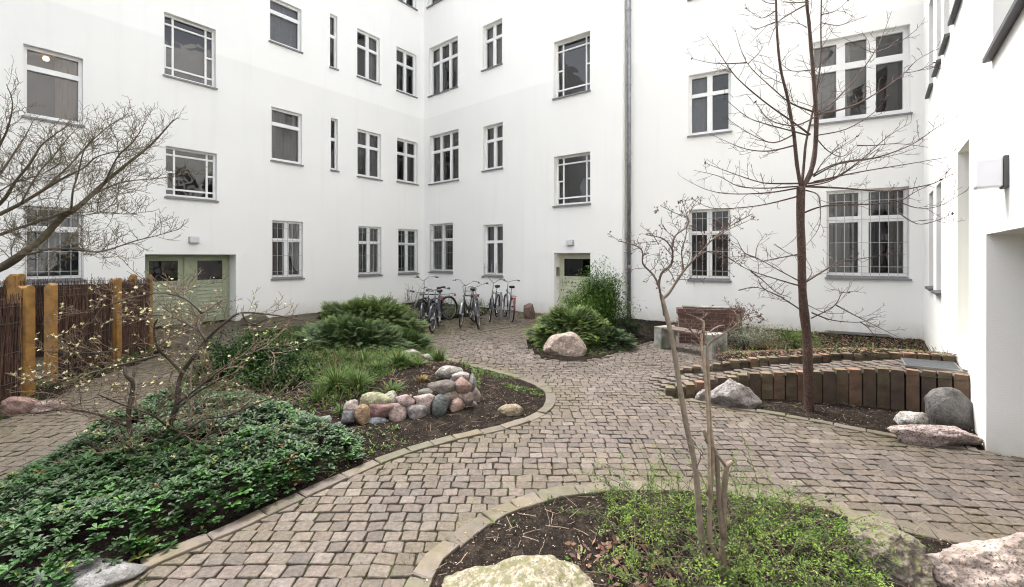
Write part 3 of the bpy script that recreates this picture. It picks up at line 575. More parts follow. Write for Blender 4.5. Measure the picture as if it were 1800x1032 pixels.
# setts: every stone a dressed block of its own shape, all of them the surface of one path
PALET = [(.34, .298, .27), (.32, .28, .258), (.36, .325, .295), (.30, .27, .25), (.33, .29, .255), (.39, .355, .33), (.28, .255, .24), (.34, .29, .27)]
def sett_mesh():
    mb = MB(); PW, PH = 0.124, 0.106
    def curve(x): return -0.016 * max(0, x - 0.3) ** 2 - 0.006 * max(0, -x - 1) ** 2
    vs, fs, cs = [], [], []
    def inside_court(x, y):
        for p in (PL, PA, PB, PC, PD):
            if (x - p.p.x) * p.n.x + (y - p.p.y) * p.n.y > -0.02 and not (p is PD and False):
                if p is PB and (V(x, y) - p.p.xy).dot(p.d) < 0: continue
                if p is PA and (V(x, y) - p.p.xy).dot(p.d) > PA.u(922): continue
                if p is PD:
                    uq = (V(x, y) - PD.p.xy).dot(PD.d)
                    if PD.u(1733.5) < uq < PD.u(1733.5) + 2.9: continue
                return False
        return True
    for j in range(10, 190):
        v = j * PH; off = (j % 2) * PW / 2 + R.uniform(-.015, .015)
        xa, xb = -1.28 * v - .4, 1.28 * v + 1.2
        i0, i1 = int(xa / PW) - 1, int(xb / PW) + 1
        x = i0 * PW + off
        while x < xb:
            wd = PW * R.uniform(.88, 1.12); cx = x + wd / 2; x += wd
            cy = v + curve(cx)
            if cy < 1.9 or cx < -10.8 or abs(cx) > cy * 1.24 + .4: continue
            z = 0.0
            if inpoly(cx, cy, RAMP):
                z = zw(cx)
                if cx > 2.3 and (dpoly(cx, cy, FPL) < .07 or dpoly(cx, cy, BPL) < .05): continue
            else:
                bad = False
                for B in BEDS:
                    if inpoly(cx, cy, B): bad = True; break
                if bad: continue
            if not inside_court(cx, cy):
                continue
            near = cy < 7.5
            hw, hh = wd / 2 - .003, PH / 2 - .003; yaw = R.gauss(0, .03) - (0.032 * max(0, cx - .3) if cx > .3 else -0.012 * max(0, -cx - 1))
            top = z + .0145 + R.uniform(-.003, .003); tx, ty = R.gauss(0, .045), R.gauss(0, .045)
            base = R.choice(PALET); k = R.uniform(.82, 1.18); col = (base[0] * k, base[1] * k, base[2] * k)
            r = noise.noise(V(cx * .9, cy * .9, 0)) ; col = tuple(c * (1 + .22 * r) for c in col)
            e = min([dpoly(cx, cy, K) for K in (K_CENTRAL, K_FRONT, K_RIGHT)])
            mo = sstep(.75, .0, e) * .55 * (0.6 + noise.noise(V(cx * 2, cy * 2, 5)))
            mo = max(mo, .75 * sstep(8.5, 11.5, cy) * (.7 + noise.noise(V(cx, cy, 9))), .5 * sstep(-3.5, -5, cx)); mo = max(0, min(.8, mo))
            col = (lerp(col[0], .26, mo), lerp(col[1], .235, mo), lerp(col[2], .13, mo))
            if near: ou = [(-1, -.84), (-.88, -1), (.88, -1), (1, -.84), (1, .84), (.88, 1), (-.88, 1), (-1, .84)]
            else: ou = [(-1, -1), (1, -1), (1, 1), (-1, 1)]
            jit = [(a * hw * R.uniform(.87, 1.06), b * hh * R.uniform(.86, 1.06)) for a, b in ou]
            c_, s_ = math.cos(yaw), math.sin(yaw); m = len(ou); n0 = len(vs)
            for lvl, (sca, dz) in enumerate(((1.02, -.017), (1.0, -.004), (.93, 0))):
                for a, b in jit:
                    a2, b2 = a * sca, b * sca
                    zz = top + dz + (tx * a2 + ty * b2 if lvl else 0)
                    vs.append((cx + a2 * c_ - b2 * s_, cy + a2 * s_ + b2 * c_, zz))
            for l in (0, 1):
                for q in range(m): fs.append((n0 + l * m + q, n0 + l * m + (q + 1) % m, n0 + (l + 1) * m + (q + 1) % m, n0 + (l + 1) * m + q)); cs.append(col)
            fs.append(tuple(n0 + 2 * m + q for q in range(m))); cs.append(col)
    mb.v = vs; mb.f = fs; mb.c = cs; mb.m = [0] * len(fs)
    o = mb.build('path', M['sett']); print('setts', len(fs)); return o
struct(sett_mesh())
# kerbs: flat stones laid along the edge of each bed
def resample(P, step):
    out = [Vector((P[0][0], P[0][1]))]; acc = 0
    for a, b in zip(P, P[1:]):
        a, b = Vector((a[0], a[1])), Vector((b[0], b[1])); L = (b - a).length; t = step - acc
        while t <= L: out.append(a.lerp(b, t / L)); t += step
        acc = (acc + L) % step
    return out
def kerb(P, wd, step, zt=.034, cols=((.36, .32, .27), (.33, .30, .23), (.40, .35, .31), (.30, .29, .20), (.38, .33, .28))):
    pts = resample(P, .02); mb = MB(); i = 0
    while i < len(pts) - 3:
        n = max(5, int(step * R.uniform(.7, 1.35) / .02)); k = min(len(pts) - 1, i + n); a, b = pts[i], pts[k]
        if (b - a).length < .05: break
        t = (b - a).normalized(); nn = V(-t.y, t.x); a2 = a + t * .004; b2 = b - t * .004
        w1 = wd / 2 * R.uniform(.92, 1.08); w2 = wd / 2 * R.uniform(.92, 1.08); z = zt + R.uniform(-.006, .006); mid = (a2 + b2) / 2; pm = pts[(i + k) // 2]
        j = lambda s=.006: R.uniform(-s, s)
        L1 = [a2 + nn * (w1 + j()), pm + nn * (w1 + j()), b2 + nn * (w2 + j()), b2 - nn * (w2 + j()), pm - nn * (w1 + j()), a2 - nn * (w1 + j())]
        c = R.choice(cols); kk = R.uniform(.85, 1.12); c = tuple(q * kk for q in c); cm = sum(L1, V(0, 0)) / 6
        vs = [(p.x, p.y, -.02) for p in L1] + [(p.x, p.y, z - .006) for p in L1] + [(cm.x + (p.x - cm.x) * .94, cm.y + (p.y - cm.y) * .94, z + j(.002)) for p in L1]
        fs = [(l * 6 + q, l * 6 + (q + 1) % 6, (l + 1) * 6 + (q + 1) % 6, (l + 1) * 6 + q) for l in (0, 1) for q in range(6)] + [tuple(12 + q for q in range(6))]
        fs = [tuple(reversed(f)) for f in fs] if (L1[1] - L1[0]).cross(L1[2] - L1[1]) < 0 or True else fs
        mb.add(vs, fs, c); i = k
    return struct(mb.build('kerb', M['kerb']))
kerb(K_CENTRAL, .12, .30, .028); kerb(K_FRONT, .135, .27, .028); kerb(K_RIGHT, .10, .26, .026)
kerb(GP([(735, 601), (790, 594), (840, 586), (890, 577), (930, 567), (950, 561)]), .05, .3, .026, ((.42, .38, .33),))
kerb(GP([(926, 605), (934, 620), (952, 631), (985, 637), (1030, 636), (1075, 627), (1108, 614), (1148, 602)]), .08, .16, .028)

# grates
def flat_grate(name, label, P4, z, bars_n):
    o = thing(name, label, 'grate', V(*P4[0], z)); m = MB()
    A, B, C_, D_ = [V(*p) for p in P4]
    fr = [(A, B), (B, C_), (C_, D_), (D_, A)]
    zz = lambda p, dz=0: V(p.x, p.y, z + dz)
    ctr = (A + B + C_ + D_) / 4
    for p, q in fr:
        pi, qi = p.lerp(ctr, .05), q.lerp(ctr, .05)
        m.hexa([zz(p), zz(q), zz(qi), zz(pi), zz(p, .025), zz(q, .025), zz(qi, .025), zz(pi, .025)])
    m.build('frame', M['metal'], o)
    m = MB()
    for i in range(1, bars_n):
        t = i / bars_n; p, q = A.lerp(B, t), D_.lerp(C_, t); m.tube([zz(p, .016), zz(q, .016)], .004, 4)
    k = max(4, bars_n // 3)
    for i in range(1, k):
        t = i / k; p, q = A.lerp(D_, t), B.lerp(C_, t); m.tube([zz(p, .014), zz(q, .014)], .004, 4)
    m.build('mesh', M['grate'], o)
    b = MB(); b.add([zz(A, .004), zz(B, .004), zz(C_, .004), zz(D_, .004)], [(0, 1, 2, 3)]); b.build('pit_shade', M['lampback'], o)  # flat dark sheet, its colour stands in for the shaded depth below the bars
q = [Gz(1583, 634), Gz(1678, 640), Gz(1692, 656), Gz(1591, 650)]
flat_grate('entrance_grate', 'dark steel foot grate set in the raised ramp before the right door', [p.xy for p in q], zw(5.2) + .012, 46)
uu0, uu1 = PC.u(1450), PC.u(1562)
flat_grate('light_well_grate', 'narrow grey grate at the foot of the wall below the large barred window', [PC.P(uu0, 0, -.28).xy, PC.P(uu1, 0, -.28).xy, PC.P(uu1, 0, -.02).xy, PC.P(uu0, 0, -.02).xy], .06, 60)

# palisade walls
def palisade(xs, foot, tops, label, cat_grp, zb, back=1):
    o = thing('palisade_wall', label, 'retaining wall', foot[0]); 
    for i in range(len(xs) - 1):
        a, b = foot[i], foot[i + 1]; xm = (xs[i] + xs[i + 1]) / 2; m_ = (a + b) / 2
        zt = H - (interp(tops, xm) - HY) * m_.y / F + R.uniform(-.008, .008)
        t = V(b.x - a.x, b.y - a.y, 0); L = t.length; t.normalize(); nn = V(-t.y, t.x, 0) * back
        th = R.uniform(.10, .125); off = R.uniform(-.012, .012)
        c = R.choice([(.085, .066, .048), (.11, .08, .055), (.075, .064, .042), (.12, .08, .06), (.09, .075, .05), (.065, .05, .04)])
        ct = tuple(min(.42, q * 1.9) for q in c)  # top face tinted lighter than the sides, overhead light put into the colour
        g0 = R.uniform(.003, .008); A = a + t * g0 + nn * off; B = a + t * (L - g0) + nn * off; z0 = (min(a.z, b.z) + zb)
        mb = MB(); ns = 6; rows = []
        for k in range(ns + 1):
            z = lerp(z0, zt, k / ns); j = R.uniform(-.006, .006); inset = 0.006 if k == ns else 0
            rows.append([V(A.x, A.y, z) + nn * (j + inset) + t * inset, V(B.x, B.y, z) + nn * (j * .5 + R.uniform(-.004, .004) + inset) - t * inset, V(B.x, B.y, z) + nn * (th - inset) - t * inset, V(A.x, A.y, z) + nn * (th - inset) + t * inset])
        vs = [p for r in rows for p in r]
        for k in range(ns): mb.f += [(k * 4 + q, k * 4 + (q + 1) % 4, k * 4 + 4 + (q + 1) % 4, k * 4 + 4 + q) for q in range(4)]
        mb.v = [tuple(p) for p in vs]; mb.c = [c] * len(mb.f); mb.m = [0] * len(mb.f)
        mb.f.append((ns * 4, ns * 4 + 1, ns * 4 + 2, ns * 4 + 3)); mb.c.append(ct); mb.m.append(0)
        mb.build('palisade_stone', M['pal'], o)
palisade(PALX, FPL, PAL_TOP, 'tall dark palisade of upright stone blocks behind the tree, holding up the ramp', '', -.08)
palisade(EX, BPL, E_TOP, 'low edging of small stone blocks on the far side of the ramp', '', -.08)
#PART3
# ------------------------------------------------------------------ stones
def stone(name, label, ctr, sx, sy, sz, seed, mt, c, group=None, yaw=0.0, lvl=4, cuts=9, rough=.16, cat='boulder', tilt=0.0, peak=0.0):
    r = random.Random(seed); bm = bmesh.new(); bmesh.ops.create_icosphere(bm, subdivisions=lvl, radius=1)
    pl = []
    for _ in range(cuts):
        n = V(r.gauss(0, 1), r.gauss(0, 1), r.gauss(0, .8)).normalized(); pl.append((n, r.uniform(.62, .9)))
    off = V(r.uniform(0, 50), r.uniform(0, 50), 0); rot = Matrix.Rotation(yaw, 3, 'Z') @ Matrix.Rotation(tilt, 3, 'Y')
    for v in bm.verts:
        p = v.co.copy()
        for n, d in pl:
            q = p.dot(n) - d
            if q > 0: p -= n * q * .9
        p *= 1 + rough * noise.fractal(p * 1.4 + off, .8, 2, 4) + rough * .25 * noise.noise(p * 7 + off)
        if peak and p.z > -.2: p.x *= 1 - peak * (p.z + .2); p.y *= 1 - peak * (p.z + .2)
        p *= 1 + .02 * noise.noise(p * 16 + off)
        p = Vector((p.x * sx, p.y * sy, p.z * sz)) * 1.12
        v.co = rot @ p
    mb = MB(); mb.v = [tuple(v.co + ctr) for v in bm.verts]; mb.f = [tuple(v.index for v in f.verts) for f in bm.faces]
    mb.c = [c] * len(mb.f); mb.m = [0] * len(mb.f); bm.free()
    o = mb.build(name, mt, smooth=True); return tag(o, label, cat, group)
def pxstone(name, label, x0, x1, yt, yb, seed, mt, c, depth=.8, zb=0.0, **k):
    g0 = G((x0 + x1) / 2, yb, zb); rx = (x1 - x0) / 2 * (g0.y) / F; ry = rx * depth
    Y = g0.y + ry * .7; rx = (x1 - x0) / 2 * Y / F; cx = ((x0 + x1) / 2 - CX) / F * Y
    zt = H - (yt - HY) * Y / F; hgt = max(.05, zt - zb); sz = hgt * .62
    return stone(name, label, V(cx, Y, zt - sz), rx, ry, sz, seed, mt, c, **k)
ro, rm_ = M['rock'], M['rockmoss']
pxstone('boulder', 'rounded pinkish beige boulder in front of the dark spreading conifer', 958, 1029, 586, 629, 3, ro, (.56, .44, .36), rough=.08, peak=.22, lvl=5)
pxstone('boulder', 'upright reddish brown boulder against the wall right of the bicycles', 919, 941, 532, 561, 5, ro, (.26, .165, .13), depth=.7, rough=.1)
pxstone('boulder', 'pale grey peaked boulder at the low end of the palisade', 1250, 1332, 667, 719, 8, ro, (.36, .325, .305), depth=.6, cuts=6, peak=.55, lvl=5)
pxstone('boulder', 'small grey stone tucked beside the pale peaked boulder', 1221, 1254, 685, 708, 9, ro, (.30, .26, .23), depth=.6)
pxstone('boulder', 'large dark grey rounded boulder in front of the tall end of the palisade', 1625, 1713, 687, 757, 12, ro, (.20, .19, .18), depth=.5, rough=.1)
pxstone('boulder', 'flat pink and white slab lying on the corner by the white wall', 1574, 1724, 747, 787, 15, ro, (.66, .52, .48), depth=.26, cuts=14, rough=.12, yaw=-.12, lvl=5)
pxstone('boulder', 'small white angular stone left of the dark grey boulder', 1577, 1627, 724, 751, 17, ro, (.60, .57, .53), depth=.6)
stone('boulder', 'large mossy yellow green boulder at the bottom edge of the front bed', V(.02, 2.15, .10), .36, .30, .19, 21, rm_, (.42, .37, .27), lvl=6, cuts=7, rough=.12)
stone('boulder', 'rough mossy brown rock between the bright shrub and the pink granite', V(2.24, 2.58, .0), .16, .24, .20, 24, rm_, (.24, .20, .165), lvl=6, cuts=14, rough=.22, yaw=.3)
stone('boulder', 'big pale pink granite boulder in the lower right corner', V(2.80, 2.42, .02), .42, .26, .225, 27, ro, (.50, .40, .345), lvl=6, cuts=12, rough=.13, yaw=-.18)
pxstone('boulder', 'pink stone at the foot of the yellow gate post', 8, 62, 697, 730, 31, ro, (.42, .25, .22), depth=.6)
pxstone('boulder', 'low pale pink stone beside the pink stone by the fence', 60, 112, 706, 728, 33, ro, (.45, .33, .30), depth=.6)
stone('boulder', 'flat grey slab at the tip of the leafy ground cover, lower left', G(150, 1022) + V(0, 0, .02), .27, .17, .06, 35, ro, (.26, .255, .25), cuts=8, rough=.08, yaw=.2)
pxstone('boulder', 'mossy grey stone by the wall right of the double door', 424, 470, 553, 574, 37, rm_, (.25, .22, .17), depth=.7)
pxstone('boulder', 'flat pale stone beside the grass tuft at the path edge', 698, 748, 617, 640, 39, ro, (.45, .38, .35), depth=.5, zb=.08)
pxstone('boulder', 'small whitish stone next to the flat pale stone', 737, 760, 623, 642, 41, ro, (.50, .47, .40), depth=.6, zb=.05)
pxstone('boulder', 'long flat reddish stone sunk in the ground cover', 488, 562, 764, 792, 43, ro, (.25, .17, .14), depth=.35, zb=.05)
pxstone('boulder', 'small tan stone lying on the soil below the stone wall', 878, 917, 711, 734, 45, ro, (.38, .30, .19), depth=.6)
pxstone('boulder', 'small grey stone at the foot of the spreading conifer', 705, 735, 596, 612, 47, ro, (.34, .30, .26), depth=.6)
# dry-stone wall: every fieldstone is its own thing (label, zoom x, zoom y, half w, half h, colour, setback)
RW_ = [
 ('long pale moss covered capstone on the left half of the stone wall', 560, 530, 140, 62, (.36, .35, .20), .10),
 ('squat yellowish grey capstone right of the long mossy one', 715, 505, 62, 58, (.44, .42, .33), .12),
 ('pink angular stone at the top middle of the stone wall', 850, 535, 84, 48, (.46, .33, .31), .06),
 ('large whitish pink rounded stone high in the stone wall', 1040, 538, 98, 74, (.55, .44, .40), .05),
 ('long dark brown stone slanting along the top of the stone wall', 1235, 408, 130, 66, (.15, .12, .10), .14),
 ('thin dark green grey stone left of the slanting brown one', 1060, 455, 70, 36, (.14, .15, .12), .14),
 ('small tan stone under the slanting dark brown stone', 1300, 475, 66, 52, (.36, .28, .22), .06),
 ('square reddish brown stone at the top right of the stone wall', 1412, 388, 80, 70, (.34, .21, .17), .10),
 ('big grey white slab capping the far end of the stone wall', 1285, 250, 120, 50, (.44, .41, .36), .55),
 ('smooth pinkish grey slab behind the square reddish stone', 1405, 305, 80, 46, (.46, .39, .37), .32),
 ('upright grey stone at the right end of the stone wall', 1510, 372, 44, 88, (.36, .34, .32), .20),
 ('rounded pinkish brown stone under the square reddish one', 1432, 490, 80, 48, (.40, .30, .26), .03),
 ('tall brownish pink stone closing the right end of the stone wall', 1548, 520, 46, 100, (.36, .28, .25), .08),
 ('upright pinkish grey stone at the left of the mossy capstone', 330, 615, 62, 74, (.40, .33, .30), .08),
 ('dark grey stone with a pale rim at the left end of the stone wall', 300, 700, 68, 66, (.15, .15, .16), .0),
 ('orange brown rounded stone near the left end of the stone wall', 440, 688, 68, 92, (.40, .25, .13), .0),
 ('dark red block left of centre in the stone wall', 610, 620, 114, 68, (.26, .13, .12), .02),
 ('blue grey egg shaped stone in the bottom row', 600, 745, 102, 58, (.26, .29, .33), -.03),
 ('upright brownish pink stone in the middle of the wall', 768, 670, 78, 106, (.34, .25, .22), .0),
 ('broad grey stone in the middle of the stone wall', 970, 650, 128, 78, (.27, .24, .24), .0),
 ('large dark green grey stone standing in the stone wall', 1190, 600, 92, 112, (.10, .115, .115), .0),
 ('round pink and orange stone right of the dark green one', 1350, 598, 78, 76, (.44, .29, .24), .0),
 ('dark rounded stone low at the right of the stone wall', 1455, 560, 64, 52, (.13, .12, .11), .02),
 ('flat red brown stone at the foot of the broad grey stone', 922, 770, 74, 32, (.26, .14, .12), -.04),
 ('flat brown stone at the foot of the dark green stone', 1085, 750, 80, 36, (.24, .17, .15), -.04),
 ('sunken grey brown stone half buried right of the dark green one', 1300, 695, 92, 58, (.22, .18, .165), -.02),
 ('small brown stone at the lower right end of the stone wall', 1510, 605, 52, 50, (.27, .21, .18), -.02),
 ('brown stone at the lower left, below the orange one', 450, 840, 66, 56, (.22, .17, .14), -.06),
 ('grey stone among the leaves at the far left of the stone wall', 190, 812, 66, 62, (.22, .215, .21), -.04),
 ('brown grey stone between the leaves below the dark rimmed stone', 312, 832, 62, 52, (.24, .20, .17), -.05),
 ('low grey stone half covered by leaves at the left tip', 70, 735, 72, 44, (.28, .28, .28), .02)]
foot_tab = [(560, 757), (600, 760), (660, 755), (720, 748), (770, 740), (810, 733), (840, 720)]
for i, (lb, zx, zy, hw, hh, c, sb) in enumerate(RW_):
    px, py = 560 + zx / 5.625, 610 + zy / 5.625; gy = G(px, interp(foot_tab, px)).y + sb + .05
    p = D(px, py, gy); s = gy / F / 5.625; hw *= 1.16; hh *= 1.18
    stone('fieldstone', lb, p, hw * s, max(.07, min(hw, hh) * s * 1.1), hh * s, 100 + i, ro, c, 'fieldstones of the low dry stone wall', lvl=3, cuts=11, rough=.13, cat='stone')
# ------------------------------------------------------------------ bench and brick back wall
b0 = V(2.85, 8.76, 0); axis = V(.58, -.80, 0).normalized(); dep = V(.86, .42, 0).normalized()
bn = thing('park_bench', 'low bench with mossy concrete ends and a reddish wooden seat', 'bench', b0)
def obox(mb, o, a, b, la, lb, z0, z1, c=(1, 1, 1)):
    return mb.hexa([o + a * 0 + V(0, 0, z0), o + a * la + V(0, 0, z0), o + a * la + b * lb + V(0, 0, z0), o + b * lb + V(0, 0, z0), o + V(0, 0, z1), o + a * la + V(0, 0, z1), o + a * la + b * lb + V(0, 0, z1), o + b * lb + V(0, 0, z1)], c)
for s_ in (0, 1.06): obox(MB(), b0 + axis * s_, axis, dep, .16, .40, -.02, .44).build('leg', M['concrete'], bn, bevel=.008)
for k in range(3): obox(MB(), b0 + axis * .162 + dep * (.02 + k * .125), axis, dep, .896, .115, .395, .43).build('seat_plank', M['seat'], bn, bevel=.004)
wl = V(3.50, 9.22, 0); wa = V(1.24, -.30, 0).normalized(); wb = V(.24, .97, 0).normalized()
bw = thing('brick_backrest', 'low red brick wall with stepped top standing behind the bench', 'brick wall', wl)
mo = MB(); obox(mo, wl + wb * .006 + wa * .03, wa, wb, 1.22, .228, -.02, .60); obox(mo, wl - wb * .034 + wa * .006, wa, wb, 1.268, .292, .604, .70); mo.build('mortar_core', M['mortar'], bw)
bk = MB(); ch = .072
for row in range(10):
    z0 = .01 + row * ch; top = row >= 8; o_ = wl - wb * (.04 if top else 0) + wa * (0 if top else .03); L = 1.28 if top else 1.22; D_ = .30 if top else .24
    x = -(.12 if row % 2 else 0)
    while x < L:
        a, b = max(x, 0) + .004, min(x + .24, L) - .004; x += .25
        if b - a < .03: continue
        c = R.choice([(.095, .042, .032), (.08, .036, .03), (.12, .055, .04), (.065, .032, .027)])
        obox(bk, o_ + wa * a + V(0, 0, 0), wa, wb, b - a, D_, z0 + (.605 - (.01 + 8 * ch) if top else 0), z0 + ch - .011 + (.605 - (.01 + 8 * ch) if top else 0), c)
bk.build('brick_course', M['brick'], bw)
cp = MB(); obox(cp, wl + wb * .10 + wa * .12, wa, wb, 1.12, .18, .752, .775); cp.build('coping_slab', M['concrete'], bw, bevel=.004)
# ------------------------------------------------------------------ fence with wicker panels
P1, P2, P3, P4, P0 = V(-6.38, 5.70, 0), V(-6.70, 6.28, 0), V(-6.76, 7.40, 0), V(-7.24, 8.70, 0), V(-6.15, 4.5, 0)
def roundtop(mb, o, a, b, wdt, th, z1, c, sh='round'):
    n = 8; pr = [(0, -.05), (wdt, -.05)]
    if sh == 'round':
        r = wdt / 2; pr += [(wdt / 2 + r * math.cos(math.pi * k / n), z1 - r + r * math.sin(math.pi * k / n) * .9) for k in range(n + 1)]
    elif sh == 'slope': pr += [(wdt, z1), (0, z1 - .055)]
    else: pr += [(wdt, z1 - .05), (wdt * .45, z1), (0, z1 - .02)]
    m = len(pr); vs = [o + a * x + V(0, 0, z) for x, z in pr] + [o + a * x + b * th + V(0, 0, z) for x, z in pr]
    mb.add(vs, [tuple(range(m)), tuple(range(2 * m - 1, m - 1, -1))] + [(q, q + m, (q + 1) % m + m, (q + 1) % m) for q in range(m)], c)
def post(parent, at, wx, dy, h, board, seed):
    r = random.Random(seed); mb = MB(); k = r.uniform(.92, 1.08); x, y = at.x, at.y
    vs = [(x, y, -.05), (x + wx, y, -.05), (x + wx, y + dy, -.05), (x, y + dy, -.05), (x, y, h - .07), (x + wx * .55, y, h), (x + wx, y, h - .035), (x, y + dy, h - .07), (x + wx * .55, y + dy, h), (x + wx, y + dy, h - .035)]
    mb.add(vs, [(3, 2, 1, 0), (0, 1, 6, 5, 4), (2, 3, 7, 8, 9), (1, 2, 9, 6), (3, 0, 4, 7), (4, 5, 8, 7), (5, 6, 9, 8)], (k, k, k))
    if board:
        roundtop(mb, V(x + wx + .045, y + .01, 0), V(0, 1, 0), V(-1, 0, 0), board, .042, h + .01, (k * 1.08,) * 3, 'round')
        roundtop(mb, V(x - .035, y - .004, 0), V(1, 0, 0), V(0, 1, 0), .032, dy, h - .09, (k * .8,) * 3, 'slope')
    mb.build('post', M['post'], parent, bevel=.006)
def wicker(parent, a, b, h, seed):
    r = random.Random(seed); L = (b - a).length; t = (b - a).normalized(); nn = V(t.y, -t.x, 0)
    bk_ = MB(); p0, p1 = a + nn * -.012, b + nn * -.012
    bk_.hexa([p0, p1, p1 - nn * .02, p0 - nn * .02, p0 + V(0, 0, h - .1), p1 + V(0, 0, h - .1), p1 - nn * .02 + V(0, 0, h - .1), p0 - nn * .02 + V(0, 0, h - .1)], (.035, .02, .014))
    n = int(L / .0085)
    for i in range(n):
        x = L * (i + r.random()) / n; s0 = .02
        z0 = 0.03 + r.random() * .05
        while z0 < h - .1:
            ln = r.uniform(.28, .55); z1 = min(h + r.uniform(-.02, .035), z0 + ln)
            o0 = a + t * (x + r.gauss(0, .01)) + nn * r.uniform(-.004, .016); o1 = a + t * (x + r.gauss(0, .022)) + nn * r.uniform(-.004, .018)
            c = r.choice([(.10, .045, .03), (.07, .033, .024), (.15, .075, .05), (.20, .12, .08), (.055, .03, .022)])
            bk_.tube([o0 + V(0, 0, z0), o1 + V(0, 0, z1)], r.uniform(.0022, .0042), 3, c, cap=False); z0 = z1 - .08 if z1 < h - .02 else 9
    bk_.build('wicker_panel', M['wicker'], parent)
    for z in (.25, .62, 1.0, h - .13, h - .03):
        m = MB(); pts = [a + t * (L * k / 14) + nn * (.022 + .003 * (k % 2)) + V(0, 0, z + r.uniform(-.006, .006)) for k in range(15)]
        m.tube(pts, .004, 4, (.16, .13, .11)); m.build('tie_wire', M['wicker'], parent)
fe = thing('wicker_fence', 'brown wicker fence with honey coloured posts along the left path', 'fence', P2)
post(fe, P2 + V(-.04, 0, 0), .115, .09, 1.46, 0, 2); post(fe, P3 + V(-.06, -.02, 0), .09, .09, 1.47, .09, 3); post(fe, P4 + V(-.03, 0, 0), .06, .06, 1.48, 0, 4)
wicker(fe, P2 + V(0, .08, 0), P3, 1.38, 11); wicker(fe, P3, P4, 1.40, 12)
fe2 = thing('wicker_fence', 'brown wicker fence section running out at the left edge, ending in a double post', 'fence', P1)
post(fe2, P1 + V(-.14, 0, 0), .11, .09, 1.46, .12, 1); wicker(fe2, P0, P1 - V(0, .03, 0), 1.34, 13)
Q0, Q1, Q2 = V(-9.8, 7.35, 0), V(-9.0, 7.75, 0), V(-7.35, 8.35, 0)
fe3 = thing('wicker_fence', 'rear wicker fence section showing above the nearer one, below the barred window', 'fence', Q1)
post(fe3, Q1, .16, .10, 1.53, .14, 5); post(fe3, Q2, .10, .10, 1.50, 0, 6); wicker(fe3, Q0, Q1, 1.40, 14); wicker(fe3, Q1, Q2, 1.42, 15)
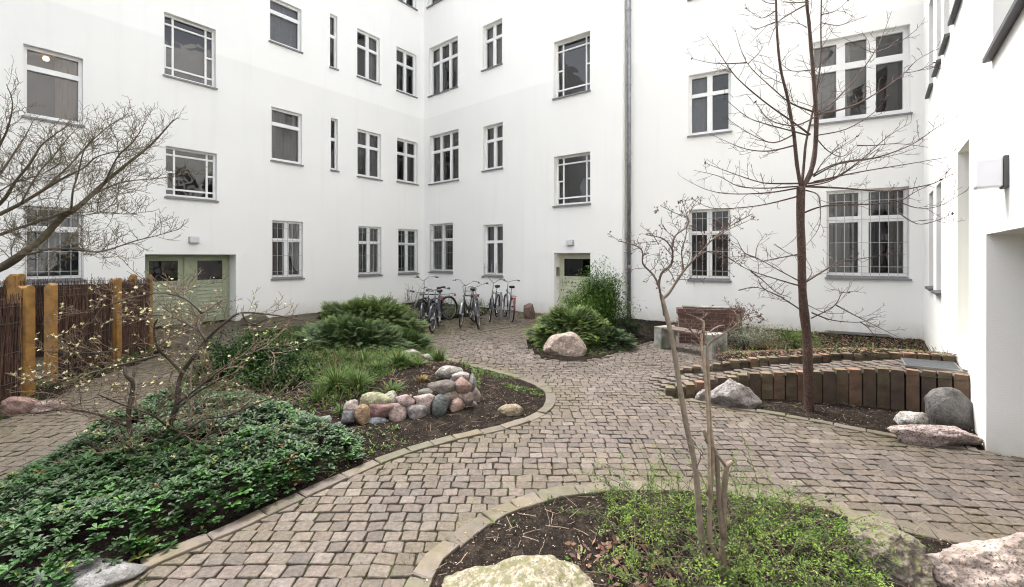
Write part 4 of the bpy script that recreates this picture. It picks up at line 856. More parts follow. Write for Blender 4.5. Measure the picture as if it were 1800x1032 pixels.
# ------------------------------------------------------------------ bicycles (local: x forward, z up)
def torus(mb, c, Rr, r, axis_rot=None, n=36, m=8, col=(1, 1, 1)):
    vs, fs = [], []
    for i in range(n):
        a = 2 * math.pi * i / n
        for k in range(m):
            b = 2 * math.pi * k / m; rr = Rr + r * math.cos(b)
            vs.append(V(c[0] + rr * math.cos(a), c[1] + r * math.sin(b) * 1.0, c[2] + rr * math.sin(a)))
    for i in range(n):
        for k in range(m): fs.append((i * m + k, ((i + 1) % n) * m + k, ((i + 1) % n) * m + (k + 1) % m, i * m + (k + 1) % m))
    if axis_rot is not None: vs = [axis_rot @ p for p in vs]
    mb.add(vs, fs, col)
def bicycle(label, loc, yaw, lean, fmat, bars_='city', basket=False, rack=True, fat=.018, steer=0.0, bar_h=1.08, step=False, lamp=True, fender=None, saddle_h=.95, wheelr=.335):
    o = thing('bicycle', label, 'bicycle', (0, 0, 0), 'bicycles parked by the rear wall'); fender = fender or fmat
    rw, fw = V(-.53, 0, wheelr), V(.55, 0, wheelr); bb = V(-.09, 0, .29); st = V(-.24, 0, .80); hd = V(.37, 0, .86); hl = V(.41, 0, .70)
    SR = Matrix.Translation(hd) @ Matrix.Rotation(steer, 4, (hd - V(.46, 0, .5)).normalized()) @ Matrix.Translation(-hd)
    for c, fr_ in ((rw, False), (fw, True)):
        T = SR if fr_ else None
        a = MB(); torus(a, c, wheelr - fat, fat, T); wo_ = a.build('wheel', M['black'], o, smooth=True)
        b = MB(); torus(b, c, wheelr - fat * 2.1, .010, T, 36, 6); b.build('rim', M['chrome'], wo_, smooth=True)
        s = MB()
        for k in range(24):
            q = 2 * math.pi * k / 24; p0 = c + V(math.cos(q + .5) * .02, .025 * (-1) ** k, math.sin(q + .5) * .02); p1 = c + V(math.cos(q), 0, math.sin(q)) * (wheelr - fat * 2.2)
            if T is not None: p0, p1 = T @ p0, T @ p1
            s.tube([p0, p1], .0012, 3)
        h0, h1 = c - V(0, .05, 0), c + V(0, .05, 0)
        if T is not None: h0, h1 = T @ h0, T @ h1
        s.tube([h0, h1], .022, 8); s.build('spokes', M['chrome'], wo_)
        g_ = MB(); pts = []; rg = (20, 200) if not fr_ else (-12, 158)
        vs = []; fs = []; nn_ = 16
        for k in range(nn_ + 1):
            q = math.radians(lerp(rg[0], rg[1], k / nn_))
            if fr_: q = math.radians(lerp(10, 165, k / nn_))
            else: q = math.radians(lerp(15, 190, k / nn_))
            for y, rr in ((-.028, wheelr + .012), (-.02, wheelr + .022), (.02, wheelr + .022), (.028, wheelr + .012)):
                p = c + V(math.cos(q) * rr, y, math.sin(q) * rr); vs.append(T @ p if T is not None else p)
        for k in range(nn_):
            for y in range(3): fs.append((k * 4 + y, k * 4 + y + 1, k * 4 + y + 5, k * 4 + y + 4))
        g_.add(vs, fs); g_.build('mudguard', fender, o, smooth=True)
    f = MB(); r_ = .016
    if step: f.tube([hl, V(.2, 0, .48), V(.02, 0, .36), bb], r_ * 1.3, 8)
    else: f.tube([V(.385, 0, .80), V(-.215, 0, .74)], r_, 8)
    f.tube([V(.405, 0, .72), bb], r_ * 1.15, 8); f.tube([bb, st], r_, 8); f.tube([hd, hl], r_ * 1.2, 8)
    for y in (-.06, .06): f.tube([bb + V(0, y * .5, 0), rw + V(0, y, 0)], .010, 6); f.tube([st + V(.01, y * .3, -.06), rw + V(0, y, 0)], .008, 6)
    f.build('frame', fmat, o, smooth=True)
    k_ = MB(); fp = [[hl + V(0, 0, .0), V(.44, y * .5, .67), V(.47, y, .60), V(.55, y, wheelr)] for y in (-.05, .05)]
    for p in fp: k_.tube([SR @ q for q in p], .012, 6)
    k_.build('fork', fmat, o, smooth=True)
    hb = MB(); top = V(.345, 0, bar_h - .06); hb.tube([SR @ hd, SR @ top], .012, 6)
    if bars_ == 'city': pts = [V(.20, .30, bar_h), V(.30, .28, bar_h + .01), V(.38, .16, bar_h - .01), V(.40, .05, bar_h - .05), V(.37, 0, bar_h - .06)]
    elif bars_ == 'high': pts = [V(.16, .31, bar_h + .03), V(.27, .30, bar_h + .05), V(.36, .17, bar_h + .07), V(.40, .06, bar_h - .03), V(.37, 0, bar_h - .06)]
    else: pts = [V(.33, .30, bar_h - .02), V(.37, .15, bar_h - .04), V(.38, .05, bar_h - .06), V(.37, 0, bar_h - .06)]
    full = pts + [V(p.x, -p.y, p.z) for p in reversed(pts[:-1])]
    hb.tube([SR @ p for p in full], .011, 6); ho = hb.build('handlebar', M['chrome'], o, smooth=True)
    gp = MB()
    for sgn in (1, -1):
        a, b = V(pts[0].x, pts[0].y * sgn, pts[0].z), V(pts[1].x, pts[1].y * sgn, pts[1].z)
        e = a + (b - a).normalized() * -.03; gp = MB(); gp.tube([SR @ e, SR @ (e + (b - e).normalized() * .12)], .017, 8); gp.build('grip', M['black'], ho)
        lv = MB(); q0 = e + (b - e).normalized() * .13; lv.tube([SR @ q0, SR @ (q0 + V(.03, 0, -.02)), SR @ (q0 + V(.02, .07 * sgn, -.03))], .006, 5); lv.build('brake_lever', M['bikeblack'], ho)
    sa = MB(); z = saddle_h
    ol = [(-.13, .02), (-.13, .075), (-.05, .085), (.03, .05), (.15, .018), (.15, -.018), (.03, -.05), (-.05, -.085), (-.13, -.075), (-.13, -.02)]
    m_ = len(ol); sx = -.27
    vs = [(sx + x * .92, y * .8, z - .05) for x, y in ol] + [(sx + x, y, z - .015) for x, y in ol] + [(sx + x * .9, y * .8, z + .008 + (.015 if x < -.1 else 0)) for x, y in ol]
    sa.add(vs, [(l * m_ + q, l * m_ + (q + 1) % m_, (l + 1) * m_ + (q + 1) % m_, (l + 1) * m_ + q) for l in (0, 1) for q in range(m_)] + [tuple(2 * m_ + q for q in range(m_)), tuple(m_ - 1 - q for q in range(m_))])
    so_ = sa.build('saddle', M['black'], o, smooth=True); sp = MB(); sp.tube([st, V(-.275, 0, z - .04)], .012, 8); sp.build('seat_post', M['chrome'], o)
    cr = MB(); cr.tube([bb + V(0, -.05, 0), bb + V(0, .06, 0)], .02, 8)
    cr.tube([bb + V(0, .07, 0), bb + V(.12, .075, -.11)], .009, 6); cr.tube([bb + V(0, -.07, 0), bb + V(-.12, -.075, .11)], .009, 6)
    torus(cr, bb + V(0, .055, 0), .08, .006, None, 24, 5); cr.build('crank', M['metal'], o)
    for (p, y) in ((V(.12, 0, -.11), .12), (V(-.12, 0, .11), -.12)):
        pd = MB(); q = bb + p; pd.box(q.x - .045, q.x + .045, min(y, y * .5) , max(y, y * .5) + .02, q.z - .012, q.z + .012); pd.build('pedal', M['black'], o)
    cg = MB(); cg.tube([bb + V(-.02, .055, .07), rw + V(0, .055, .035)], .004, 4); cg.tube([bb + V(-.02, .055, -.08), rw + V(0, .055, -.035)], .004, 4); cg.build('chain', M['metal'], o)
    ks = MB(); ks.tube([rw + V(.08, -.05, .02), rw + V(.02, -.17, -wheelr + .01)], .008, 5); ks.build('kickstand', M['metal'], o)
    if rack:
        rk = MB()
        for y in (-.06, 0, .06): rk.tube([V(-.28, y, .74), V(-.80, y, .735)], .006, 5)
        rk.tube([V(-.80, -.06, .735), V(-.80, .06, .735)], .006, 5)
        for y in (-.07, .07): rk.tube([V(-.66, y * .9, .735), rw + V(0, y, 0)], .006, 5)
        rk.build('luggage_rack', M['bikeblack'], o)
        rl = MB(); rl.box(-.835, -.81, -.035, .035, .66, .71); rl.build('rear_light', M['redlens'], o)
    if lamp:
        l_ = MB(); l_.tube([SR @ V(.44, 0, .80), SR @ V(.52, 0, .80)], [.022, .034], 10); l_.build('headlamp', M['chrome'], o)
    if basket:
        bk_ = MB(); cx_ = .60; z0, z1 = .80, 1.02
        for z, s in ((z0, .8), ((z0 + z1) / 2, .9), (z1, 1)):
            q = [V(cx_ - .13 * s, -.17 * s, z), V(cx_ + .13 * s, -.17 * s, z), V(cx_ + .13 * s, .17 * s, z), V(cx_ - .13 * s, .17 * s, z)]
            bk_.tube([SR @ p for p in q + [q[0]]], .005 if z < z1 else .009, 5)
        for i in range(9):
            for j in range(9):
                if i in (0, 8) or j in (0, 8):
                    x, y = lerp(-.13, .13, i / 8), lerp(-.17, .17, j / 8); bk_.tube([SR @ V(cx_ + x * .8, y * .8, z0), SR @ V(cx_ + x, y, z1)], .003, 4)
        for i in range(7): y = lerp(-.13, .13, i / 6); bk_.tube([SR @ V(cx_ - .1, y, z0), SR @ V(cx_ + .1, y, z0)], .003, 4)
        bk_.build('basket', M['metal'], o)
    o.location = loc; o.rotation_euler = (lean, 0, yaw); return o
def bike(label, front, rear, **k):      # contact points of the front and rear wheels
    f, r = V(*front, 0), V(*rear, 0); d = (f - r).normalized(); yaw = math.atan2(d.y, d.x); mid = (f + r) / 2
    lean = k.pop('lean', .05)
    return bicycle(label, (mid.x, mid.y, .018), yaw, lean, k.pop('fmat'), **k)
bike('black mountain bicycle with a fat front tyre, front of the left group', G(744.5, 584.5).xy, (-2.12, 11.68), fmat=M['bikeblack'], bars_='flat', fat=.030, rack=False, lamp=False, lean=.06, bar_h=1.0, steer=.1)
bike('dark city bicycle with silver mudguards in the left group', G(760, 586).xy, (-1.93, 11.52), fmat=M['bikeblue'], bars_='city', fender=M['bikeblack'], lean=-.05, bar_h=1.05, steer=-.1)
bike('black bicycle standing slantwise behind the left group, one wheel in the plants', (-2.42, 11.70), (-1.80, 12.55), fmat=M['bikeblack'], bars_='high', lean=.1, bar_h=1.22, steer=.3)
bike('black city bicycle with wide handlebars, left of the middle pair', G(810, 576.5).xy, (-1.08, 12.28), fmat=M['bikeblack'], bars_='high', lean=-.06, bar_h=1.13, steer=.2, fender=M['bikesilver'])
bike('silver framed city bicycle with a wire basket, right of the middle pair', G(841.5, 579.5).xy, (-1.02, 12.02), fmat=M['bikesilver'], bars_='city', basket=False, lean=.06, bar_h=1.10, steer=-.2, fender=M['bikeblack'])
bike('dark bicycle with a swept up handlebar, left of the steel stand', G(861, 567.4).xy, (-.46, 13.15), fmat=M['bikeblack'], bars_='high', lean=-.06, bar_h=1.15, steer=.25, rack=False)
bike('city bicycle with a red mudguard turned away, right of the steel stand', (-.20, 13.10), G(899, 567.4).xy, fmat=M['bikesilver'], bars_='city', lean=.05, bar_h=1.12, fender=M['bikered'], saddle_h=.98)
# wire basket bicycle part is carried on the rear rack in the photo
kb = [o for o in bpy.data.objects if o.get('label', '').startswith('silver framed')][0]
m = MB()
for z, s in ((.76, .8), (.87, .9), (.98, 1)):
    q = [V(-.62 - .16 * s, -.15 * s - .12, z), V(-.62 + .16 * s, -.15 * s - .12, z), V(-.62 + .16 * s, .15 * s - .12, z), V(-.62 - .16 * s, .15 * s - .12, z)]; m.tube(q + [q[0]], .006, 5)
for i in range(8):
    for j in range(8):
        if i in (0, 7) or j in (0, 7):
            x, y = lerp(-.16, .16, i / 7), lerp(-.15, .15, j / 7); m.tube([V(-.62 + x * .8, y * .8 - .12, .76), V(-.62 + x, y - .12, .98)], .003, 4)
m.build('basket', M['chrome'], kb)
# steel stand
bs = G(881, 562); st_ = thing('bicycle_stand', 'slim grey steel bicycle stand between the two right bicycles', 'bicycle stand', bs)
m = MB(); m.box(bs.x - .03, bs.x + .03, bs.y - .008, bs.y + .008, -.02, .80); m.build('post', M['zinc'], st_)
m = MB(); pts = [V(bs.x + .0 + .17 * math.cos(a) - .12, bs.y + .02, .62 + .17 * math.sin(a)) for a in [math.radians(q) for q in range(-40, 220, 20)]]; m.tube(pts, .01, 6); m.build('wheel_hoop', M['zinc'], st_)
#PART4
# ------------------------------------------------------------------ woody plants
def smooth_path(P, sub=4):
    P = [Vector(p) for p in P]; out = []
    for i in range(len(P) - 1):
        p0 = P[max(i - 1, 0)]; p1 = P[i]; p2 = P[i + 1]; p3 = P[min(i + 2, len(P) - 1)]
        for k in range(sub):
            t = k / sub; out.append(.5 * ((2 * p1) + (p2 - p0) * t + (2 * p0 - 5 * p1 + 4 * p2 - p3) * t * t + (3 * p1 - p0 - 3 * p2 + p3) * t ** 3))
    out.append(P[-1]); return out
def pathpx(pts, Y0, Y1, ox=0, oy=0, k=1.0, wob=0.0, rnd=None, sub=4):
    n = len(pts); P = []
    for i, (x, y) in enumerate(pts):
        Y = lerp(Y0, Y1, i / max(1, n - 1)) + (rnd.uniform(-wob, wob) if rnd and i else 0); P.append(D(ox + x / k, oy + y / k, Y))
    return smooth_path(P, sub)
def limb(mb, P, r0, r1, n=6, c=(1, 1, 1), rnd=None, pw=1.0):
    m = len(P); mb.tube(P, [lerp(r0, r1, (i / (m - 1)) ** pw) * (rnd.uniform(.93, 1.09) if rnd else 1) for i in range(m)], n, c)
def twig_path(p, d, L, rnd, up, nseg=5, zig=.18):
    pts = [p]; d = d.normalized()
    for i in range(nseg):
        d = (d + V(rnd.gauss(0, zig), rnd.gauss(0, zig), rnd.gauss(0, zig) + up * .25)).normalized(); pts.append(pts[-1] + d * L / nseg)
    return pts
def spawn(mb, P, spacing, L, r, level, rnd, up=.3, ang=(30, 65), flat=.6, zig=.16, tips=None, start=.15, shrink=.5, c=(1, 1, 1), rmin=.0014, minL=.04):
    acc = 0; tot = sum((b - a).length for a, b in zip(P, P[1:])); s = 0; nxt = tot * start + rnd.uniform(0, spacing)
    for a, b in zip(P, P[1:]):
        seg = (b - a).length
        while s + seg > nxt:
            q = a.lerp(b, (nxt - s) / seg); t = (b - a).normalized(); f = nxt / tot
            az = rnd.uniform(0, 2 * math.pi); sd_ = V(math.cos(az), math.sin(az) * flat, 0) + V(0, 0, rnd.uniform(-.5, .9)); sd_ = (sd_ - t * sd_.dot(t)); sd_ = sd_.normalized() if sd_.length > .01 else t.orthogonal()
            an = math.radians(rnd.uniform(*ang)); d = t * math.cos(an) + sd_ * math.sin(an)
            l = L * (1 - .55 * f) * rnd.uniform(.45, 1.15)
            if l > minL:
                pp = twig_path(q, d, l, rnd, up, 5 if level > 0 else 4, zig); rr = max(rmin, r * (1 - .5 * f))
                mb.tube(pp, [lerp(rr, rmin * .8, i / (len(pp) - 1)) for i in range(len(pp))], 4 if rr > .004 else 3, c, cap=False)
                if level > 0: spawn(mb, pp, spacing * .62, l * shrink, max(rmin, rr * .6), level - 1, rnd, up, ang, flat, zig, tips, .15, shrink, c, rmin, minL)
                elif tips is not None: tips.append(pp[-1])
                if level > 0 and tips is not None: tips.append(pp[-1])
            nxt += spacing * rnd.uniform(.6, 1.4)
        s += seg
def bud(mb, p, r, rnd, c):
    d = V(rnd.gauss(0, 1), rnd.gauss(0, 1), rnd.gauss(.6, 1)).normalized(); a = d.orthogonal().normalized() * r * .5; b = d.cross(a)
    mb.add([p - d * r, p + a, p + b, p - a, p - b, p + d * r], [(0, 2, 1), (0, 3, 2), (0, 4, 3), (0, 1, 4), (5, 1, 2), (5, 2, 3), (5, 3, 4), (5, 4, 1)], c)
# ---- tree in the right bed
rr_ = random.Random(41); TY = 5.2
tb = D(1421, 724, TY); tree = thing('bare_tree', 'slender bare tree with reddish brown bark standing in front of the palisade', 'tree', V(tb.x, tb.y, 0))
tr = MB(); T0 = pathpx([(1421, 735), (1421, 722), (1422, 700), (1420, 640), (1418, 590), (1413, 545), (1410, 500), (1409, 440), (1407, 385), (1408, 328)], TY, TY, sub=5, wob=.01, rnd=rr_)
m_ = len(T0); tr.tube(T0, [interp([(0, .085), (.07, .066), (.14, .055), (.5, .048), (.55, .052), (.62, .044), (1, .045)], i / (m_ - 1)) * rr_.uniform(.96, 1.05) for i in range(m_)], 12)
stems = [([(1408, 330), (1401, 290), (1396, 240), (1392, 215), (1384, 170), (1372, 120), (1366, 60), (1364, 0), (1360, -90)], .026, .012, TY - .12),
         ([(1409, 328), (1413, 290), (1416, 255), (1422, 225), (1430, 190), (1437, 150), (1443, 100), (1443, 40), (1446, -80)], .019, .008, TY + .18),
         ([(1410, 332), (1424, 305), (1432, 270), (1435, 215), (1432, 160), (1427, 100), (1422, 40), (1418, 0), (1414, -120)], .036, .018, TY + .05)]
SP = []
for pts, a, b, y1 in stems:
    P = pathpx(pts, TY, y1, sub=4, wob=.02, rnd=rr_); limb(tr, P, a * .82, b * .8, 8, rnd=rr_); SP.append(P)
tr.build('trunk', M['bark_red'], tree, smooth=True)
br = MB(); Z2 = dict(ox=1200, oy=260, k=3.036); Z1 = dict(ox=1200, oy=0, k=3.128); BP = []
B2 = [[(615, 190), (480, 190), (400, 180), (250, 130), (120, 80)], [(615, 205), (450, 215), (300, 205), (190, 150), (60, 120)], [(610, 215), (450, 240), (250, 245), (120, 220), (0, 160)],
      [(610, 260), (450, 300), (300, 320), (150, 320), (50, 270)], [(650, 205), (780, 180), (900, 110), (1050, 0)], [(650, 205), (850, 215), (1100, 230), (1300, 200), (1380, 170), (1518, 100)],
      [(640, 350), (760, 310), (1000, 300), (1150, 285), (1250, 230), (1380, 170)], [(640, 190), (700, 140), (850, 75), (1100, 45), (1250, 0)], [(620, 735), (500, 700), (350, 650), (250, 590)],
      [(620, 710), (500, 645), (380, 580), (300, 560)], [(400, 590), (330, 560), (290, 490)], [(390, 580), (400, 520), (445, 455)], [(650, 720), (780, 640), (850, 605), (1000, 585), (1165, 548)],
      [(630, 865), (530, 800), (430, 750), (400, 690)], [(685, 910), (800, 850), (840, 790), (830, 750)], [(838, 775), (860, 770), (888, 772)], [(670, 840), (760, 880), (865, 885)],
      [(690, 880), (800, 920), (950, 930), (1010, 905)], [(950, 930), (990, 960), (1030, 1010)], [(820, 840), (950, 910), (1150, 1010)], [(655, 715), (690, 660), (650, 580)],
      [(650, 225), (720, 250), (735, 330), (725, 430), (650, 530)], [(365, 660), (420, 700), (500, 770), (580, 800)], [(1150, 285), (1250, 320), (1370, 310), (1518, 225)], [(1150, 345), (1250, 405), (1350, 390), (1440, 350)],
      [(490, 515), (560, 560), (610, 580)], [(610, 570), (500, 590), (400, 610)], [(300, 760), (400, 745), (540, 800)]]
B1 = [[(720, 615), (600, 570), (500, 490), (350, 340), (285, 150)], [(700, 740), (590, 660), (450, 560), (300, 430), (220, 320), (130, 190)], [(690, 745), (600, 720), (450, 680), (350, 640), (230, 540)],
      [(735, 620), (830, 560), (950, 430), (1070, 260), (1150, 60)], [(735, 630), (880, 600), (1020, 540), (1200, 420), (1290, 330), (1430, 255)], [(735, 745), (900, 710), (1050, 620), (1130, 530)],
      [(720, 970), (860, 900), (1050, 870), (1250, 800), (1400, 700), (1550, 615)], [(690, 1010), (830, 980), (980, 880), (1130, 750), (1255, 675)], [(720, 970), (800, 860), (960, 750)],
      [(610, 740), (500, 785), (380, 740), (240, 650)], [(612, 800), (480, 830), (350, 820), (210, 765)], [(510, 60), (430, 100), (350, 45)], [(512, 120), (400, 160), (360, 130)], [(690, 20), (600, 70), (520, 130), (470, 250)],
      [(762, 80), (840, 60), (910, 0)], [(762, 125), (860, 140), (940, 105)], [(705, 385), (600, 390), (530, 340)], [(1215, 400), (1290, 390), (1385, 345)], [(1050, 290), (1000, 270), (880, 205)], [(1060, 290), (1180, 240), (1290, 160)],
      [(350, 345), (250, 350), (150, 345), (50, 322)], [(360, 350), (420, 290), (445, 245)], [(735, 760), (800, 830), (880, 860), (960, 790)], [(680, 150), (640, 130), (560, 120), (520, 125)], [(690, 10), (620, 15), (540, 10)], [(505, 20), (450, 10), (400, -40)],
      [(735, 640), (620, 690), (480, 660), (400, 560)], [(960, 800), (1050, 800), (1180, 790), (1350, 810)], [(720, 1000), (950, 950), (1250, 900), (1480, 860)]]
for L_, Z in ((B2, Z2), (B1, Z1)):
    for pts in L_:
        y1 = TY + rr_.choice([-1, 1]) * rr_.uniform(.15, .75); x0, x1 = pts[0][0], pts[-1][0]; P = pathpx(pts, TY, y1, sub=4, wob=.03, rnd=rr_, **Z)
        Ln = sum((b - a).length for a, b in zip(P, P[1:])); limb(br, P, min(.013, .004 + .0045 * Ln), .002, 6, rnd=rr_); BP.append(P)
br.build('branches', M['bark_red'], tree, smooth=True)
tw = MB(); tips = []
for P in BP: spawn(tw, P, .12, .34, .0038, 1, rr_, up=.25, tips=tips, rmin=.0023, c=(.9, .85, .8))
for P in SP: spawn(tw, P[6:], .16, .5, .005, 1, rr_, up=.3, tips=tips, rmin=.0023)
tw.build('twigs', M['bark_red'], tree)
bd = MB()
for p in tips[::2]: bud(bd, p, .006, rr_, (.5, .3, .2))
for p in [P[-1] for P in BP][::3]: bud(bd, p, .022, rr_, (.3, .22, .18))
bd.build('buds', M['bark_red'], tree)['kind'] = 'stuff'
# ---- big branching tree reaching in from the left
rr_ = random.Random(17); YL = 4.3
lt = V(-6.0, 4.3, 0); tree = thing('bare_tree', 'wide spreading bare tree reaching in from the left edge, olive budded twigs', 'tree', lt)
tr = MB(); trk = smooth_path([V(-6.05, 4.3, -.05), V(-6.02, 4.3, .5), V(-5.95, 4.3, 1.0), V(-5.75, 4.3, 1.35)], 5); limb(tr, trk, .13, .085, 12, rnd=rr_)
Z3 = dict(ox=0, oy=100, k=2.715)
LB = [([(-300, 1080), (-150, 1060), (0, 1008), (100, 945), (200, 868), (300, 762), (380, 710), (500, 600), (620, 500), (720, 420), (830, 300)], .075, .006, .2),
      ([(100, 945), (170, 935), (250, 915), (380, 920), (480, 930), (640, 880), (760, 850), (860, 820)], .018, .003, -.5), ([(-300, 1000), (-100, 880), (0, 848), (110, 810), (260, 760), (380, 712)], .028, .012, .1),
      ([(-250, 960), (-100, 800), (0, 750), (100, 700), (200, 640), (300, 580), (400, 530), (480, 470), (700, 430)], .036, .004, .4), ([(380, 710), (480, 640), (600, 595), (800, 575), (940, 540)], .013, .003, .5),
      ([(340, 730), (348, 640), (372, 560), (400, 450), (450, 380)], .014, .004, -.3), ([(-200, 850), (0, 700), (70, 600), (150, 500), (200, 420), (290, 350)], .026, .004, -.4),
      ([(-150, 760), (0, 560), (60, 470), (120, 380), (160, 300)], .02, .003, .3), ([(-150, 700), (0, 420), (40, 330), (60, 220), (30, 130)], .018, .003, -.3), ([(500, 600), (560, 480), (640, 400), (700, 300)], .012, .003, -.3),
      ([(200, 640), (330, 520), (420, 420), (520, 330), (600, 280)], .013, .003, .5), ([(400, 700), (500, 690), (600, 640), (720, 610)], .007, .002, .6), ([(380, 760), (480, 745), (600, 750), (700, 740)], .007, .002, -.5), ([(100, 700), (180, 560), (260, 470), (330, 380), (380, 330)], .012, .003, .2), ([(0, 640), (90, 590), (200, 560), (300, 500)], .009, .003, -.5)]
LP = []
for pts, a, b, dy in LB:
    P = pathpx(pts, YL, YL + dy, sub=4, wob=.05, rnd=rr_, **Z3); limb(tr, P, a * .66, b * .8, 8, (1.5, 1.42, 1.15), rnd=rr_); LP.append(P)
tr.build('trunk', M['bark_grey'], tree, smooth=True)
tw = MB(); tips = []
for P in LP: spawn(tw, P[len(P) // 5:], .050, .50, .0042, 2, rr_, up=.28, ang=(25, 60), flat=.55, zig=.24, tips=tips, rmin=.0017, c=(1.7, 1.65, 1.2), start=.03, shrink=.55, minL=.04)
tw.build('twigs', M['bark_grey'], tree); print('left tips', len(tips))
bd = MB()
for p in tips[::2]: bud(bd, p, .005, rr_, (1.2, 1.25, .5))
bd.build('buds', M['bark_grey'], tree)['kind'] = 'stuff'
# ---- flowering shrub in the central bed
rr_ = random.Random(23); YS = 3.75; Z4 = dict(ox=60, oy=500, k=2.948)
fb = G(262, 832); fs_ = thing('flowering_shrub', 'open branched shrub with pale yellow blossoms rising from the leafy ground cover', 'shrub', fb)
S = [([(590, 1010), (612, 960), (650, 900), (690, 770), (740, 620), (758, 480), (830, 370), (900, 280), (1000, 190), (1080, 147), (1250, 160), (1400, 190)], .026, .004, .5), ([(520, 890), (495, 760), (490, 650), (512, 520), (475, 470), (470, 415)], .017, .010, .2),
     ([(470, 420), (640, 320), (750, 260), (850, 225)], .007, .003, .5), ([(400, 1030), (402, 930), (350, 870), (270, 815)], .014, .009, -.3), ([(480, 735), (350, 680), (200, 650), (90, 655), (0, 670)], .008, .003, -.5),
     ([(640, 370), (480, 410), (330, 450), (150, 500), (0, 562)], .009, .003, -.4), ([(870, 150), (780, 72), (660, 45), (560, 60), (380, 110), (120, 185)], .008, .0025, .2), ([(890, 290), (850, 215), (870, 150)], .010, .008, .2), ([(890, 290), (850, 240), (740, 180), (620, 160), (450, 210)], .009, .003, .6),
     ([(770, 460), (700, 390), (640, 330), (620, 230), (640, 180)], .009, .005, -.2), ([(740, 620), (870, 520), (1000, 420), (1130, 340)], .008, .0035, -.4), ([(690, 840), (760, 780), (880, 700), (1000, 680), (1200, 600), (1400, 545)], .009, .003, -.3),
     ([(770, 890), (870, 810), (1000, 700), (1130, 600)], .008, .003, -.1), ([(745, 640), (830, 570), (980, 480)], .009, .005, .1), ([(870, 150), (950, 95), (1000, 75)], .005, .003, .4), ([(694, 740), (600, 670), (450, 620), (330, 570)], .008, .003, -.5),
     ([(1130, 345), (1250, 330), (1340, 350)], .004, .002, .0), ([(400, 350), (250, 355), (90, 350), (30, 345)], .005, .002, -.3), ([(300, 470), (200, 540), (60, 590)], .005, .002, -.5), ([(800, 740), (815, 620), (812, 470), (830, 330)], .012, .006, .9),
     ([(600, 1005), (680, 960), (730, 930)], .005, .003, -.2), ([(500, 870), (580, 830), (640, 860), (800, 900)], .004, .002, 0), ([(380, 1005), (440, 920), (520, 800)], .004, .002, -.3), ([(1080, 150), (1100, 190), (1180, 215), (1300, 220)], .005, .002, .5), ([(0, 500), (180, 440), (330, 420), (470, 400)], .006, .003, -.2)]
tr = MB(); SPs = []
for pts, a, b, dy in S:
    P = pathpx(pts, YS, YS + dy, sub=4, wob=.04, rnd=rr_, **Z4); limb(tr, P, a * 1.25, b * 1.2, 7, (.62, .52, .45), rnd=rr_); SPs.append(P)
tr.build('stems', M['bark_grey'], fs_, smooth=True)
tw = MB(); tips = []
for P in SPs: spawn(tw, P, .05, .46, .0036, 1, rr_, up=.18, ang=(25, 65), zig=.2, tips=tips, rmin=.0023, c=(2.3, 1.95, 1.6), start=.1)
tw.build('twigs', M['bark_grey'], fs_)
fl = MB()
def flower(mb, p, rnd, s=.014):
    ax = V(rnd.gauss(0, .6), rnd.gauss(0, .6) - .3, 1).normalized(); a = ax.orthogonal().normalized(); b = ax.cross(a); n = rnd.choice([4, 5, 5]); k = rnd.uniform(.8, 1.1); c = (.72 * k, .66 * k, rnd.uniform(.28, .42) * k)
    for i in range(n):
        q = 2 * math.pi * i / n + rnd.uniform(-.3, .3); d = a * math.cos(q) + b * math.sin(q); e = a * -math.sin(q) + b * math.cos(q); L = s * rnd.uniform(.8, 1.3); lift = ax * L * rnd.uniform(.2, .8)
        mb.add([p, p + d * L * .5 + e * L * .28 + lift * .5, p + d * L + lift, p + d * L * .5 - e * L * .28 + lift * .5], [(0, 1, 2, 3)], c)
for p in tips:
    px = CX + p.x / p.y * F; py = HY + (H - p.z) * F / p.y; w__ = .27 if px < 330 and 490 < py < 690 else (.14 if py < 640 else .03)
    if px > 540: w__ *= .3
    if rr_.random() < w__:
        for _ in range(rr_.choice([1, 1, 2])): flower(fl, p + V(rr_.gauss(0, .014), rr_.gauss(0, .014), rr_.gauss(0, .012)), rr_)
fl.build('blossoms', M['petal'], fs_)['kind'] = 'stuff'
# ---- two saplings in the foreground bed
rr_ = random.Random(5); YF = 2.42; Z7 = dict(ox=1120, oy=540, k=2.096); ZA = dict(ox=1080, oy=330, k=4.486)
def crumple(mb, p, r, rnd, c):
    for _ in range(9):
        q = p + V(rnd.gauss(0, r * .4), rnd.gauss(0, r * .4), rnd.gauss(0, r * .4)); a = V(rnd.gauss(0, 1), rnd.gauss(0, 1), rnd.gauss(0, 1)).normalized() * r * rnd.uniform(.4, .9); b = a.orthogonal().normalized() * r * rnd.uniform(.3, .7); k = rnd.uniform(.6, 1.3)
        mb.add([q - a, q - b + a.cross(b) / r * .3, q + a, q + b], [(0, 1, 2, 3)], tuple(x * k for x in c))
sa = thing('sapling', 'thin leaning sapling with a forked twiggy crown in front of the drainpipe', 'tree', D(1249, 1060, YF)); sa.location.z = 0; ORG[sa.name] = sa.location.copy()
tr = MB(); P = pathpx([(275, 1090), (270, 1032), (248, 900), (235, 840), (215, 600), (180, 430), (150, 250), (125, 100), (95, -20), (88, -45)], YF, YF, sub=4, wob=.008, rnd=rr_, **Z7)
limb(tr, P, .023, .0105, 10, rnd=rr_, pw=.7)
